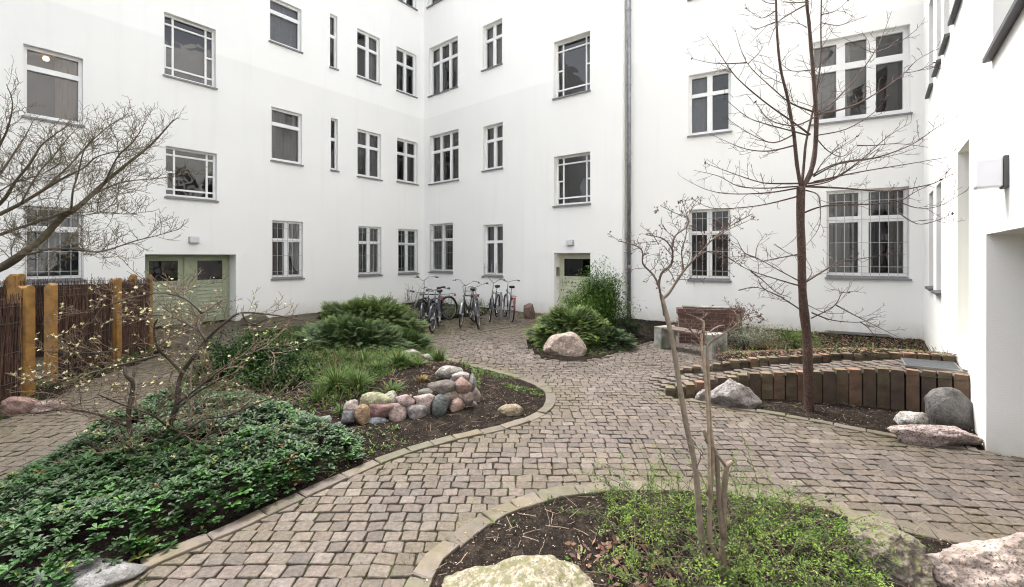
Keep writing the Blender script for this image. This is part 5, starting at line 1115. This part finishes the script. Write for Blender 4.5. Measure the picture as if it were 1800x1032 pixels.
fk = [[(398, 1010), (385, 930), (372, 870)], [(378, 900), (360, 820), (345, 760), (300, 680), (225, 600), (220, 500), (150, 450), (30, 420)], [(350, 780), (370, 680), (450, 600), (458, 500), (440, 460), (380, 400), (250, 370)], [(455, 480), (480, 380), (570, 310), (580, 240), (480, 200), (360, 140)], [(578, 260), (560, 180), (535, 110)],
      [(378, 880), (430, 830), (490, 740), (560, 640), (680, 510), (780, 400), (900, 310), (1090, 205)], [(545, 640), (530, 500), (560, 400), (578, 270)], [(650, 530), (760, 500), (880, 540), (1000, 620)], [(420, 640), (450, 680), (475, 740)], [(760, 420), (900, 330), (1045, 265)], [(350, 450), (300, 370), (260, 360)]]
rs = [(.012, .011), (.009, .003), (.009, .003), (.006, .002), (.003, .002), (.011, .003), (.006, .003), (.004, .002), (.004, .003), (.004, .002), (.003, .002)]
FP = []
for pts, (a, b) in zip(fk, rs):
    P2_ = pathpx(pts, YF, YF + rr_.uniform(-.18, .18) if len(FP) else YF, sub=4, wob=.008, rnd=rr_, **ZA); limb(tr, P2_, a * .78, b * .8, 8, (.55, .47, .44), rnd=rr_); FP.append(P2_)
for pts in ([(215, 600), (235, 540), (190, 500)], [(205, 590), (150, 570), (110, 545)]):
    P2_ = pathpx(pts, YF, YF - .1, sub=3, **Z7); limb(tr, P2_, .004, .0015, 5)
tr.build('trunk', M['bark_pale'], sa, smooth=True)
tw = MB(); tips = []
for P2_ in FP[1:]: spawn(tw, P2_, .024, .15, .0026, 1, rr_, up=.2, ang=(35, 75), zig=.25, tips=tips, rmin=.0013, c=(.38, .25, .22), minL=.015)
tw.build('twigs', M['bark_pale'], sa)
dh = MB()
for p in tips[::5]: crumple(dh, p, .006, rr_, (.10, .045, .04))
for q in ((330, 155), (328, 185), (515, 110), (1090, 240)): crumple(dh, D(ZA['ox'] + q[0] / 4.486, ZA['oy'] + q[1] / 4.486, YF), .012, rr_, (.16, .09, .065))
dh.build('dry_flower_heads', M['litter'], sa)['kind'] = 'stuff'
sb_ = thing('sapling', 'pale multi stemmed sapling with dry brown flower heads in front of the bench', 'tree', D(1274, 1055, YF)); sb_.location.z = 0; ORG[sb_.name] = sb_.location.copy()
tr = MB(); ZB = dict(ox=1130, oy=520, k=7.936)
for pts, a, b, c in (([(318, 1100), (320, 1000), (315, 900), (318, 830), (322, 650), (330, 590), (350, 570)], .024, .012, .9), ([(316, 850), (300, 700), (292, 545), (262, 500), (245, 450)], .015, .009, .8), ([(300, 930), (268, 850), (270, 700), (278, 550), (266, 400), (262, 250), (258, 140)], .015, .009, 1.1), ([(268, 700), (262, 420), (250, 250), (236, 130), (246, 60), (228, 45)], .010, .006, 1.5), ([(292, 540), (330, 590)], .006, .009, .8), ([(266, 90), (300, 70), (322, 66)], .004, .002, 1.4), ([(270, 140), (245, 150), (200, 120)], .003, .002, 1)):
    P = pathpx(pts, YF - .02, YF, sub=4, wob=.008, rnd=rr_, **Z7); limb(tr, P, a, b, 8, (c, c * .95, c * .9), rnd=rr_)
FP = []
for pts, a, b in (([(900, 700), (750, 570), (660, 470), (620, 380), (560, 330)], .008, .003), ([(905, 700), (960, 640), (1050, 580), (1200, 480), (1310, 400), (1330, 260)], .009, .004), ([(860, 640), (850, 480), (790, 330), (740, 300), (600, 250)], .006, .003), ([(790, 330), (860, 290), (900, 230)], .004, .002),
                  ([(1310, 290), (1400, 240), (1500, 180)], .004, .0025), ([(1320, 330), (1450, 260), (1570, 225)], .004, .002), ([(1280, 430), (1340, 380), (1500, 300), (1650, 290)], .004, .002), ([(1310, 270), (1270, 210), (1220, 160)], .003, .002), ([(900, 880), (1000, 840), (1100, 820), (1160, 850)], .003, .0015)):
    P = pathpx(pts, YF, YF + rr_.uniform(-.1, .1), sub=4, wob=.006, rnd=rr_, **ZB); limb(tr, P, a * .72, b * .75, 7, (.75, .62, .58), rnd=rr_); FP.append(P)
tr.build('stems', M['bark_pale'], sb_, smooth=True)
tw = MB(); tips = []
for P in FP: spawn(tw, P, .02, .12, .0022, 1, rr_, up=.25, ang=(35, 75), zig=.28, tips=tips, rmin=.0012, c=(.42, .27, .24), minL=.012)
tw.build('twigs', M['bark_pale'], sb_)
dh = MB()
for p in tips[::7]: crumple(dh, p, .006, rr_, (.10, .045, .04))
for q in ((1180, 200), (1295, 150), (1580, 235), (1510, 320), (1600, 290), (1650, 260), (1625, 370), (1670, 335), (1460, 400), (1240, 170), (1640, 290), (790, 215), (1470, 440)): crumple(dh, D(1130 + q[0] / 7.936, 520 + q[1] / 7.936, YF + rr_.uniform(-.04, .04)), .0105, rr_, (.085, .04, .035))
dh.build('dry_flower_heads', M['litter'], sb_)['kind'] = 'stuff'
# ------------------------------------------------------------------ leafy plants
def leafq(mb, p, d, up, L, W, c, fold=.15, curl=0.0):
    """leaf of two halves folded on the midrib"""
    d = d.normalized(); s = d.cross(up); s = s.normalized() if s.length > 1e-4 else d.orthogonal().normalized(); n = s.cross(d)
    a = p + d * L * .5 + s * W * .5 + n * W * fold; b = p + d * L * .5 - s * W * .5 + n * W * fold; m_ = p + d * L * .55; t = p + d * L - n * L * curl
    mb.add([p, a, t, b, m_], [(0, 4, 2, 1), (0, 3, 2, 4)], c)
def leaf6(mb, p, d, up, L, W, c, curl=.12):
    d = d.normalized(); s = d.cross(up); s = s.normalized() if s.length > 1e-4 else d.orthogonal().normalized(); n = s.cross(d)
    A = p; Bl = p + d * L * .45 + s * W * .36 + n * W * .08; Br = p + d * L * .45 - s * W * .36 + n * W * .08; Cl = p + d * L * .78 + s * W * .5; Cr = p + d * L * .78 - s * W * .5; Mi = p + d * L * .62 - n * W * .06; T = p + d * L - n * L * curl
    mb.add([A, Bl, Cl, T, Cr, Br, Mi], [(0, 6, 2, 1), (0, 5, 4, 6), (6, 3, 2), (6, 4, 3)], c)
# ground cover of whorled evergreen leaves
PACH = GP([(-140, 1120), (60, 1125), (140, 1047), (230, 1003), (317, 966), (400, 932), (483, 890), (570, 850), (640, 815), (632, 795), (600, 778), (560, 762), (540, 748), (500, 728), (460, 715), (400, 712), (340, 700), (300, 702), (230, 738), (160, 778), (75, 828), (0, 874), (-140, 960)])
rr_ = random.Random(77); pm_ = MB(); xs = [p.x for p in PACH]; ys = [p.y for p in PACH]; cnt = 0
nearN = int((max(xs) - min(xs)) * (max(ys) - min(ys)) * 520)
for _ in range(nearN):
    x, y = rr_.uniform(min(xs), max(xs)), rr_.uniform(min(ys), max(ys))
    if not inpoly(x, y, PACH): continue
    e = dpoly(x, y, PACH + [PACH[0]]); 
    if e < .04 and rr_.random() < .4: continue
    if G(262, 832).xy and (V(x, y) - fb.xy).length < .07: continue
    hh = h_central(x, y) + .05 + .11 * sstep(0, .22, e) + .09 * noise.noise(V(x * 2.4, y * 2.4, 1)) + rr_.uniform(-.03, .03)
    p = V(x, y, max(hh, .05)); lay = rr_.random(); n = rr_.choice([6, 7, 8, 9]); a0 = rr_.uniform(0, 6.28); ax = V(rr_.gauss(0, .2), rr_.gauss(0, .2), 1).normalized(); s_ = rr_.uniform(.65, 1.3) * (1 + .25 * noise.noise(V(x * 3, y * 3, 4)))
    g_ = rr_.random(); k = rr_.uniform(.6, 1.4) * (1 + .5 * noise.noise(V(x * 2, y * 2, 8))); c0 = (.024 * k, .070 * k, .018 * k) if g_ < .72 else ((.045 * k, .12 * k, .025 * k) if g_ < .97 else ((.15, .18, .05) if rr_.random() < .6 else (.16, .10, .05)))
    for i in range(n):
        q = a0 + 6.283 * i / n + rr_.uniform(-.25, .25); el = rr_.uniform(-.15, .55); d = V(math.cos(q) * math.cos(el), math.sin(q) * math.cos(el), math.sin(el)); d = (d + ax * .1).normalized(); kk = rr_.uniform(.8, 1.25)
        leaf6(pm_, p + V(0, 0, rr_.uniform(-.012, .01)), d, V(0, 0, 1),   .050 * s_ * rr_.uniform(.75, 1.15), .022 * s_ * rr_.uniform(.85, 1.15), tuple(z * kk for z in c0))
    if rr_.random() < .05:
        for i in range(6): leafq(pm_, p + V(0, 0, .01), V(rr_.gauss(0, .4), rr_.gauss(0, .4), 1), V(1, 0, 0), .022, .008, (.30, .33, .12))
    cnt += 1
print('whorls', cnt)
o = pm_.build('ground_cover', M['gloss']); tag(o, 'dark glossy evergreen ground cover filling the near left bed', 'ground cover', kind='stuff')
# conifers with flat sprays
def spray(mb, p, d, up, L, rnd, c, tipc):
    d = d.normalized(); s = d.cross(up); s = s.normalized() if s.length > 1e-3 else d.orthogonal().normalized(); n = 7; cur = p; dd = d.copy()
    for i in range(n):
        f = i / n; nx = cur + dd * L / n; w_ = L * .42 * (1 - f * .75) * rnd.uniform(.8, 1.15); cc = tuple(lerp(a, b, f) for a, b in zip(c, tipc))
        for sg in (1, -1):
            t = (dd * .75 + s * sg * .75).normalized(); q = cur + t * w_ - up * w_ * .12; m2 = cur + t * w_ * .55; pw = dd * w_ * .17
            mb.add([cur, m2 - pw, q, m2 + pw], [(0, 1, 2, 3)], cc)
        mb.add([cur + s * .003, nx, cur - s * .003], [(0, 1, 2)], cc)
        cur = nx; dd = (dd - V(0, 0, .07)).normalized()
def conifer(name, label, c, rx, ry, h, n, seed, col, tip, L=.22, cat='shrub', lob=.18):
    rnd = random.Random(seed); o = thing(name, label, cat, c); mb = MB(); st = MB()
    for k in range(26):
        a = rnd.uniform(0, 6.28); e = rnd.uniform(.3, 1.2); q = c + V(math.cos(a) * rx * .75 * math.cos(e), math.sin(a) * ry * .75 * math.cos(e), h * .75 * math.sin(e) + .05)
        st.tube([c + V(rnd.gauss(0, .05), rnd.gauss(0, .05), 0), c.lerp(q, .5) + V(0, 0, .06), q], [.014, .009, .004], 5)
    st.build('branches', M['bark_grey'], o)
    for k in range(n):
        a = rnd.uniform(0, 6.283); e = math.asin(rnd.random() ** .8); u = V(math.cos(a) * math.cos(e), math.sin(a) * math.cos(e), math.sin(e))
        tier = .5 + .5 * math.sin(u.z * 17 + a * 2 + seed)
        rad = (1 - lob) + lob * (noise.noise(u * 2.6 + V(seed, 0, 0)) + .6 * tier); rad *= rnd.choice([1, 1, 1, .9, .78]) * rnd.uniform(.93, 1.04)
        p = c + V(u.x * rx * rad, u.y * ry * rad, u.z * h * rad + .03)
        out = V(u.x / rx, u.y / ry, u.z / h * .55).normalized(); d = (out + V(rnd.gauss(0, .35), rnd.gauss(0, .35), rnd.gauss(-.05, .25)) + V(0, 0, .12)).normalized(); k_ = rnd.uniform(.65, 1.25); tk = rnd.uniform(.7, 1.2) * (.5 + .6 * tier)
        Lk = L * rnd.uniform(.6, 1.15)
        spray(mb, p - d * Lk * .6, d, (V(0, 0, 1) + out * .5).normalized(), Lk, rnd, tuple(x * k_ for x in col), tuple(lerp(a_, b_, min(1, tk)) for a_, b_ in zip(col, tip)))
    mb.build('foliage', M['needle'], o); return o
DG, LG = (.018, .042, .012), (.22, .32, .07)  # LG: paler tips, raised further to paint light from above into them
conifer('conifer_shrub', 'large spreading green conifer mound at the back of the central bed', V(-2.95, 8.85, .05), 1.35, .9, .98, 4200, 1, DG, LG, .24)
conifer('conifer_shrub', 'lower bright tipped conifer spilling towards the bicycles', V(-2.05, 8.35, .03), .62, .5, .38, 700, 2, DG, (.14, .24, .05), .2)
conifer('conifer_shrub', 'dark front skirt of the conifer mound above the grass tufts', V(-2.85, 7.75, .05), 1.15, .8, .72, 2600, 3, (.016, .038, .012), (.13, .21, .05), .22)
conifer('conifer_shrub', 'spreading conifer beside the single door behind the pinkish boulder', V(1.2, 8.95, .02), 1.0, .74, .80, 2600, 4, DG, LG, .23)
conifer('conifer_shrub', 'dark trailing conifer to the right behind the pinkish boulder', V(1.95, 8.75, .02), .60, .5, .38, 650, 5, (.014, .036, .012), (.085, .15, .04), .2)
# broadleaf shrubs
def bush(name, label, c, rx, ry, h, n, seed, col, tip, L=.035, W=.018, stems=16, cat='shrub', up=.4, clump=40, scol=(1, 1, 1), base=.12):
    rnd = random.Random(seed); o = thing(name, label, cat, c); st = MB(); mb = MB(); cl = []
    for k in range(stems):
        a = rnd.uniform(0, 6.28); r = math.sqrt(rnd.random()); q = c + V(math.cos(a) * rx * r, math.sin(a) * ry * r, h * rnd.uniform(.45, 1) * (1 - .45 * r * r))
        b = c + V(math.cos(a) * rx * r * base, math.sin(a) * ry * r * base, 0); P = smooth_path([b, b.lerp(q, .5) + V(0, 0, h * .12), q], 4); limb(st, P, .007, .002, 4, scol); cl.append(P)
    st.build('stems', M['bark_grey'], o)
    for k in range(n // clump):
        P = rnd.choice(cl); q = P[int(rnd.uniform(.35, 1) * (len(P) - 1))] + V(rnd.gauss(0, rx * .13), rnd.gauss(0, ry * .13), rnd.gauss(0, h * .08)); kk = rnd.uniform(.7, 1.3); f = rnd.random()
        cc = tuple(lerp(a, b, f) * kk for a, b in zip(col, tip))
        for i in range(clump):
            p = q + V(rnd.gauss(0, .05), rnd.gauss(0, .05), rnd.gauss(0, .045)) * (L / .035) ** .5; p.z = max(p.z, c.z + .01); d = V(rnd.gauss(0, 1), rnd.gauss(0, 1), rnd.gauss(up, .7)); k2 = rnd.uniform(.75, 1.3)
            leafq(mb, p, d, V(rnd.gauss(0, .4), rnd.gauss(0, .4), 1), L * rnd.uniform(.6, 1.2), W * rnd.uniform(.7, 1.2), tuple(x * k2 for x in cc))
    mb.build('foliage', M['leaf'], o); return o
bush('evergreen_shrub', 'dark leafy evergreen shrub behind the flowering shrub', V(-3.8, 6.15, .03), .85, .65, .86, 11000, 11, (.012, .035, .012), (.05, .12, .02), .045, .026, 26)
bush('evergreen_shrub', 'small dark green shrub low behind the ground cover, left of the grass tufts', V(-3.2, 5.7, .03), .62, .5, .46, 5200, 12, (.012, .035, .012), (.07, .14, .025), .04, .022, 20)
bush('bamboo', 'tall airy bamboo with narrow green leaves beside the single door', V(1.98, 10.15, .0), .66, .48, 1.80, 17000, 13, (.028, .075, .018), (.15, .26, .045), .10, .019, 50, 'bamboo', -.35, 25, (.9, 1.1, .5), .45)
bush('bamboo', 'fresh green lower bamboo clump leaning over the conifer', V(1.55, 9.75, .0), .5, .38, 1.3, 6500, 14, (.035, .09, .02), (.18, .30, .05), .09, .018, 30, 'bamboo', -.3, 25, (.9, 1.1, .5), .4)
bush('evergreen_shrub', 'dark rounded shrub between the bamboo and the bench', V(2.62, 9.75, .0), .42, .4, .62, 3400, 15, (.012, .03, .014), (.05, .09, .035), .035, .016, 18)
bush('silver_perennial', 'grey green leafy perennials at the wall behind the bicycles', V(-2.1, 13.1, .0), 1.1, .5, .50, 5200, 16, (.10, .13, .06), (.34, .38, .24), .05, .018, 30, 'perennial')
bush('silver_perennial', 'silvery plants at the wall behind the middle bicycles', V(-1.35, 14.1, .0), .8, .45, .45, 2200, 17, (.12, .15, .07), (.36, .40, .28), .05, .018, 20, 'perennial')
bush('silver_perennial', 'silvery grey lavender mound right of the bench', V(4.75, 8.7, .03), .60, .55, .56, 7500, 18, (.16, .18, .12), (.48, .50, .40), .045, .010, 34, 'perennial')
bush('silver_perennial', 'green leafy clump between the lavender and the tree', V(5.45, 8.45, .05), .5, .4, .46, 4200, 19, (.05, .10, .03), (.20, .28, .08), .05, .010, 20, 'perennial')
bush('silver_perennial', 'grey green tuft left of the large conifer mound', V(-4.45, 9.6, .0), .55, .4, .42, 1700, 20, (.08, .10, .06), (.26, .30, .20), .05, .014, 20, 'perennial')
bush('twiggy_perennial', 'brown twiggy undergrowth with a few leaves below the lavender', V(4.8, 8.1, .10), .7, .25, .24, 1800, 21, (.09, .06, .035), (.22, .20, .10), .03, .012, 26)
# bright green shrub in the foreground bed
rr_ = random.Random(61); bs_ = thing('bright_shrub', 'low arching shrub with small fresh green leaves in the front bed', 'shrub', V(1.45, 2.6, 0)); st = MB(); lf = MB()
REG = GP([(1060, 905), (1130, 878), (1250, 880), (1400, 905), (1500, 940), (1530, 985), (1560, 1060)]) + [V(1.95, 1.9), V(.9, 1.9), V(.70, 2.25)]
xs = [p.x for p in REG]; ys = [p.y for p in REG]; ctr = V(1.45, 2.55, 0); k = 0
while k < 400:
    x, y = rr_.uniform(min(xs), max(xs)), rr_.uniform(min(ys), max(ys))
    if not inpoly(x, y, REG): continue
    k += 1; b = V(x, y, .02); out = V(rr_.gauss(0, 1), rr_.gauss(0, 1), 0).normalized() * rr_.uniform(.3, 1.0) + V(-.1, .1, 0); Ls = rr_.uniform(.2, .46) * (1.4 if abs(x - 1.25) < .45 and y > 2.35 else 1); e = min(1, dpoly(x, y, REG + [REG[0]]) / .25)
    tall = rr_.uniform(.35, 1) * (.55 + .45 * e); pts = [b]; d = V(out.x * .5, out.y * .5, 1.2 * tall).normalized()
    for i in range(7): d = (d + V(out.x * .16, out.y * .16, -.14) + V(rr_.gauss(0, .08), rr_.gauss(0, .08), 0)).normalized(); pts.append(pts[-1] + d * Ls / 7)
    for p in pts: p.z = max(p.z, .02)
    P = smooth_path(pts, 2); dead = rr_.random() < .22; limb(st, P, .003, .001, 4, (1.4, 1.25, 1.0) if dead else (.9, .9, .6))
    if dead: continue
    kk = rr_.uniform(.7, 1.25); yel = rr_.random() < .6
    for i in range(3, len(P)):
        for _ in range(5):
            p = P[i] + V(rr_.gauss(0, .012), rr_.gauss(0, .012), rr_.gauss(0, .010)); q = rr_.uniform(.75, 1.25) * kk; c = ((.15 * q, .235 * q, .045 * q) if yel else (.075 * q, .15 * q, .03 * q))
            leafq(lf, p, V(rr_.gauss(0, 1), rr_.gauss(0, 1), rr_.gauss(.5, .6)), V(rr_.gauss(0, .3), rr_.gauss(0, .3), 1), rr_.uniform(.014, .026), rr_.uniform(.006, .010), c, .2)
for _ in range(60):     # bare arching wood
    b = V(ctr.x + rr_.uniform(-.8, .5), ctr.y + rr_.uniform(-.3, .3), .02); d = V(rr_.gauss(0, 1), rr_.gauss(0, .6), rr_.uniform(.1, .8)); pp = twig_path(b, d, rr_.uniform(.2, .6), rr_, -.25, 7, .18)
    for p in pp: p.z = max(p.z, .03)
    limb(st, pp, .003, .0012, 4, (1.5, 1.3, 1.1))
st.build('stems', M['bark_grey'], bs_); lf.build('foliage', M['leaf'], bs_)
# grass tufts
def tuft(label, c, n, h, spread, seed, cols, name='grass_tuft', wdt=.006):
    rnd = random.Random(seed); mb = MB()
    for _ in range(n):
        a = rnd.uniform(0, 6.28); r = abs(rnd.gauss(0, .035)) * spread / .2; p = c + V(math.cos(a) * r, math.sin(a) * r, 0); out = V(math.cos(a), math.sin(a), 0); L = h * rnd.uniform(.55, 1.15); lean = rnd.uniform(.15, 1.0) * spread / .2; s = V(-out.y, out.x, 0) * wdt * .5; d = (V(0, 0, 1) + out * .3 * lean).normalized(); cur = p; vs = []
        for i in range(6):
            w_ = 1 - (i / 5) ** 2 * .95; vs += [cur + s * w_, cur - s * w_]; d = (d + out * .28 * lean - V(0, 0, .12 * lean)).normalized(); cur = cur + d * L / 5
        cc = rnd.choice(cols); k = rnd.uniform(.7, 1.25); mb.add(vs, [(2 * i, 2 * i + 2, 2 * i + 3, 2 * i + 1) for i in range(5)], tuple(x * k for x in cc))
    return tag(mb.build(name, M['leaf']), label, 'grass tuft', 'grass tufts in the central bed')
GC = [(.05, .13, .03), (.09, .19, .04), (.14, .25, .06), (.10, .20, .04), (.30, .28, .13)]
for i, (px, py, h, sp, n, lb) in enumerate([(592, 688, .36, .32, 460, 'broad green grass tuft directly left of the stone wall top'), (628, 690, .30, .27, 260, 'second green grass tuft overlapping the broad one'), (702, 660, .30, .28, 380, 'dense green grass tuft in the middle above the stone wall'), (772, 643, .26, .20, 260, 'upright grass tuft at the path edge above the pale slab'),
                                            (665, 668, .22, .26, 120, 'yellowish grass tuft between two greener ones'), (640, 655, .24, .25, 110, 'thin grass tuft under the large conifer'), (742, 690, .10, .2, 150, 'dry straw coloured grass clump on top of the stone wall'), (560, 700, .2, .25, 90, 'loose green tuft at the left end of the grasses'), (520, 672, .22, .3, 150, 'pale yellowish tuft between the dark shrubs and the broad tuft'), (545, 650, .2, .3, 130, 'small green tuft touching the conifer skirt on its left'), (690, 700, .16, .3, 130, 'flat green tuft just above the mossy capstone'), (735, 660, .18, .25, 110, 'thin green tuft right of the dense middle tuft'), (600, 720, .14, .25, 100, 'short tuft among the leaves left of the wall')]):
    g0 = G(px, py, .15); g0.z = hsoil(g0.x, g0.y)
    tuft(lb, g0, n, h, sp, 200 + i, [(.38, .28, .14), (.30, .22, .10)] if 'straw' in lb else GC, wdt=.008)
# small weeds, moss tufts and litter
def scatter(name, label, cat, polys, dens, fn, seed, mt, inset=0.0):
    rnd = random.Random(seed); mb = MB()
    for poly, dk in polys:
        xs = [p[0] for p in poly]; ys = [p[1] for p in poly]
        for _ in range(int((max(xs) - min(xs)) * (max(ys) - min(ys)) * dens * dk)):
            x, y = rnd.uniform(min(xs), max(xs)), rnd.uniform(min(ys), max(ys))
            if inpoly(x, y, poly) and (not inset or dpoly(x, y, list(poly) + [poly[0]]) > inset): fn(mb, x, y, rnd)
    return tag(mb.build(name, mt), label, cat, kind='stuff')
def chip(mb, x, y, rnd):
    z = hsoil(x, y) + .014 + rnd.uniform(0, .006); a = V(rnd.gauss(0, 1), rnd.gauss(0, 1), rnd.gauss(0, .35)).normalized(); b = a.cross(V(rnd.gauss(0, .3), rnd.gauss(0, .3), 1)).normalized(); L = rnd.uniform(.003, .010); W = L * rnd.uniform(.2, .6); c = rnd.choice([(.16, .09, .06), (.24, .16, .10), (.09, .06, .045), (.35, .28, .22), (.50, .45, .38), (.20, .08, .05), (.06, .045, .035), (.05, .04, .03)])
    p = V(x, y, z); mb.add([p - a * L, p - b * W + V(0, 0, L * .2), p + a * L, p + b * W], [(0, 1, 2, 3)], c)
scatter('leaf_litter', 'brown leaf litter and bark chips lying on the dark soil of the beds', 'litter', [(B_FRONT, .9), (B_RIGHT, .7), (B_MID, .25), (B_TERR, .3), (GP([(560, 860), (650, 815), (800, 768), (935, 732), (955, 706), (880, 664), (790, 645), (850, 700), (830, 740), (600, 770)]), .8), (MOUND, .35), (B_FENCE, .3)], 1100, chip, 90, M['litter'])
def stick(mb, x, y, rnd):
    z = hsoil(x, y) + .018; a = rnd.uniform(0, 3.14); pp = twig_path(V(x, y, z), V(math.cos(a), math.sin(a), .05), rnd.uniform(.04, .16), rnd, -.05, 3, .12)
    for p in pp: p.z = max(p.z, hsoil(x, y) + .012)
    k = rnd.uniform(.5, 1.2); mb.tube(pp, rnd.uniform(.0012, .0026), 4, (.30 * k, .22 * k, .16 * k))
scatter('fallen_twigs', 'thin fallen twigs scattered on the soil of the beds', 'twigs', [(B_FRONT, 1.4), (B_RIGHT, .6), (MOUND, 1), (GP([(560, 860), (800, 768), (935, 732), (900, 670), (850, 700), (600, 770)]), 1), (B_TERR, .4)], 26, stick, 91, M['litter'])
def weed(mb, x, y, rnd):
    if noise.noise(V(x * 1.7, y * 1.7, 7)) < -.05: return
    z = hsoil(x, y) + .01; k = rnd.uniform(.6, 1.3); c = rnd.choice([(.07, .16, .025), (.12, .22, .035), (.17, .24, .06), (.05, .11, .02)])
    for _ in range(rnd.randint(4, 8)): leafq(mb, V(x + rnd.gauss(0, .012), y + rnd.gauss(0, .012), z), V(rnd.gauss(0, 1), rnd.gauss(0, 1), rnd.uniform(.1, 1.2)), V(0, 0, 1), rnd.uniform(.014, .034), rnd.uniform(.006, .014), tuple(q * k for q in c))
CB_BACK = GP([(425, 600), (440, 586), (520, 581), (600, 584), (700, 590), (725, 598), (742, 613), (800, 640), (867, 656), (917, 670), (945, 682), (955, 700), (900, 700), (850, 660), (840, 700), (790, 660), (700, 690), (640, 720), (560, 745), (480, 712), (400, 708), (340, 698), (310, 690), (345, 656), (400, 632)])
scatter('weeds', 'small green weeds and seedlings growing over the back of the central bed', 'weeds', [(CB_BACK, 2.4), (GP([(560, 850), (650, 812), (720, 788), (700, 765), (620, 770)]), 1.2)], 300, weed, 92, M['leaf'])
scatter('weeds', 'sparse weeds along the fence foot, the walls and the raised bed', 'weeds', [(B_FENCE, .8), (B_TERR, .55), (B_WALLBED, .5), (B_FRONT, .12), (GP([(930, 600), (935, 620), (985, 635), (1075, 625), (1075, 615), (985, 622), (945, 610)]), 1.2), (B_RIGHT, .03)], 220, weed, 93, M['leaf'])
def moss(mb, x, y, rnd):
    e = min(dpoly(x, y, K) for K in (K_CENTRAL, K_FRONT, K_RIGHT))
    w_ = sstep(.5, 0, e) * .8 + (.5 if noise.noise(V(x * .9, y * .9, 2)) > .28 else 0) + .3 * sstep(7.5, 10, y)
    if rnd.random() > w_: return
    for B in (B_CENTRAL, B_FRONT, B_RIGHT, B_MID):
        if inpoly(x, y, B): return
    k = rnd.uniform(.6, 1.2); p = V(x, y, .008)
    for _ in range(3): leafq(mb, p + V(rnd.gauss(0, .004), rnd.gauss(0, .004), 0), V(rnd.gauss(0, .6), rnd.gauss(0, .6), 1), V(0, 1, 0), rnd.uniform(.006, .014), .004, (.12 * k, .18 * k, .03 * k))
scatter('joint_moss', 'green moss and tiny grass growing in the joints of the paving', 'moss', [(GP([(100, 1050), (800, 760), (980, 640), (1250, 700), (1800, 800), (1850, 1000), (700, 1060)]), 1.0), (GP([(0, 860), (260, 720), (420, 600), (250, 640), (0, 740)]), .6)], 900, moss, 94, M['leaf'])
def blade(mb, x, y, rnd):
    if noise.noise(V(x * 1.3, y * 1.3, 17)) < -.12: return
    z = hsoil(x, y); c = rnd.choice([(.24, .21, .10), (.15, .19, .06), (.08, .16, .035), (.06, .13, .03), (.10, .18, .04)]); k = rnd.uniform(.6, 1.2)
    for _ in range(5):
        a = rnd.uniform(0, 6.28); o_ = V(math.cos(a), math.sin(a), 0); s_ = V(-o_.y, o_.x, 0) * .003; L = rnd.uniform(.05, .16); p = V(x + rnd.gauss(0, .012), y + rnd.gauss(0, .012), z); q = p + V(0, 0, L * .7) + o_ * L * .35; t_ = q + V(0, 0, L * .05) + o_ * L * .45
        mb.add([p - s_, p + s_, q + s_, q - s_, t_], [(0, 1, 2, 3), (3, 2, 4)], tuple(v * k for v in c))
scatter('low_grass', 'thin dry and green grass growing between the conifer and the stone wall', 'grass', [(GP([(425, 600), (440, 586), (520, 581), (600, 584), (700, 590), (725, 598), (780, 640), (790, 660), (700, 690), (640, 720), (560, 745), (480, 712), (400, 708), (340, 698), (310, 690), (345, 656), (400, 632)]), .9), (B_FENCE, .5), (B_TERR, .05)], 230, blade, 95, M['leaf'])
def redlit(mb, x, y, rnd):
    z = hsoil(x, y) + .02; a = V(rnd.gauss(0, 1), rnd.gauss(0, 1), rnd.gauss(0, .5)).normalized(); b = a.orthogonal().normalized(); L = rnd.uniform(.012, .03); c = rnd.choice([(.16, .07, .045), (.22, .12, .07), (.12, .06, .05), (.28, .20, .12)])
    p = V(x, y, z); mb.add([p - a * L, p - b * L * .4, p + a * L, p + b * L * .4], [(0, 1, 2, 3)], c)
scatter('dead_leaves', 'reddish brown dead leaves lying in the raised bed and the corner of the front bed', 'leaves', [(B_TERR, 1), (GP([(1000, 960), (1130, 940), (1200, 1010), (1180, 1060), (960, 1060)]), 2.0), (MOUND, .25)], 260, redlit, 96, M['litter'])
# bare shrub behind the bicycles and the tuft of fine stems
rr_ = random.Random(12); o = thing('bare_shrub', 'small leafless shrub against the corner left of the bicycles', 'shrub', V(-2.95, 12.6, 0)); m = MB()
for k in range(9):
    a = rr_.uniform(-.5, .5); P = twig_path(V(-2.95 + rr_.uniform(-.1, .1), 12.6, 0), V(math.sin(a), rr_.uniform(-.3, .3), 1.4), rr_.uniform(.8, 1.25), rr_, .1, 7, .1); limb(m, P, .009, .003, 5, (1.2, 1, .9)); spawn(m, P, .12, .35, .004, 1, rr_, up=.3, rmin=.002, c=(1.2, 1, .9))
m.build('stems', M['bark_grey'], o)
rr_ = random.Random(13); o = thing('bare_shrub', 'low pale twiggy remains in front of the dark evergreen shrub', 'shrub', V(-2.9, 5.2, .05)); m = MB()
for k in range(26):
    P = twig_path(V(-2.9 + rr_.uniform(-.35, .35), 5.2 + rr_.uniform(-.3, .3), .05), V(rr_.gauss(0, 1), rr_.gauss(0, .6), .8), rr_.uniform(.25, .6), rr_, -.12, 6, .15); limb(m, P, .004, .0015, 4, (2.2, 1.9, 1.6)); spawn(m, P, .09, .2, .002, 0, rr_, up=0, rmin=.0012, c=(2.2, 1.9, 1.6))
m.build('stems', M['bark_grey'], o)
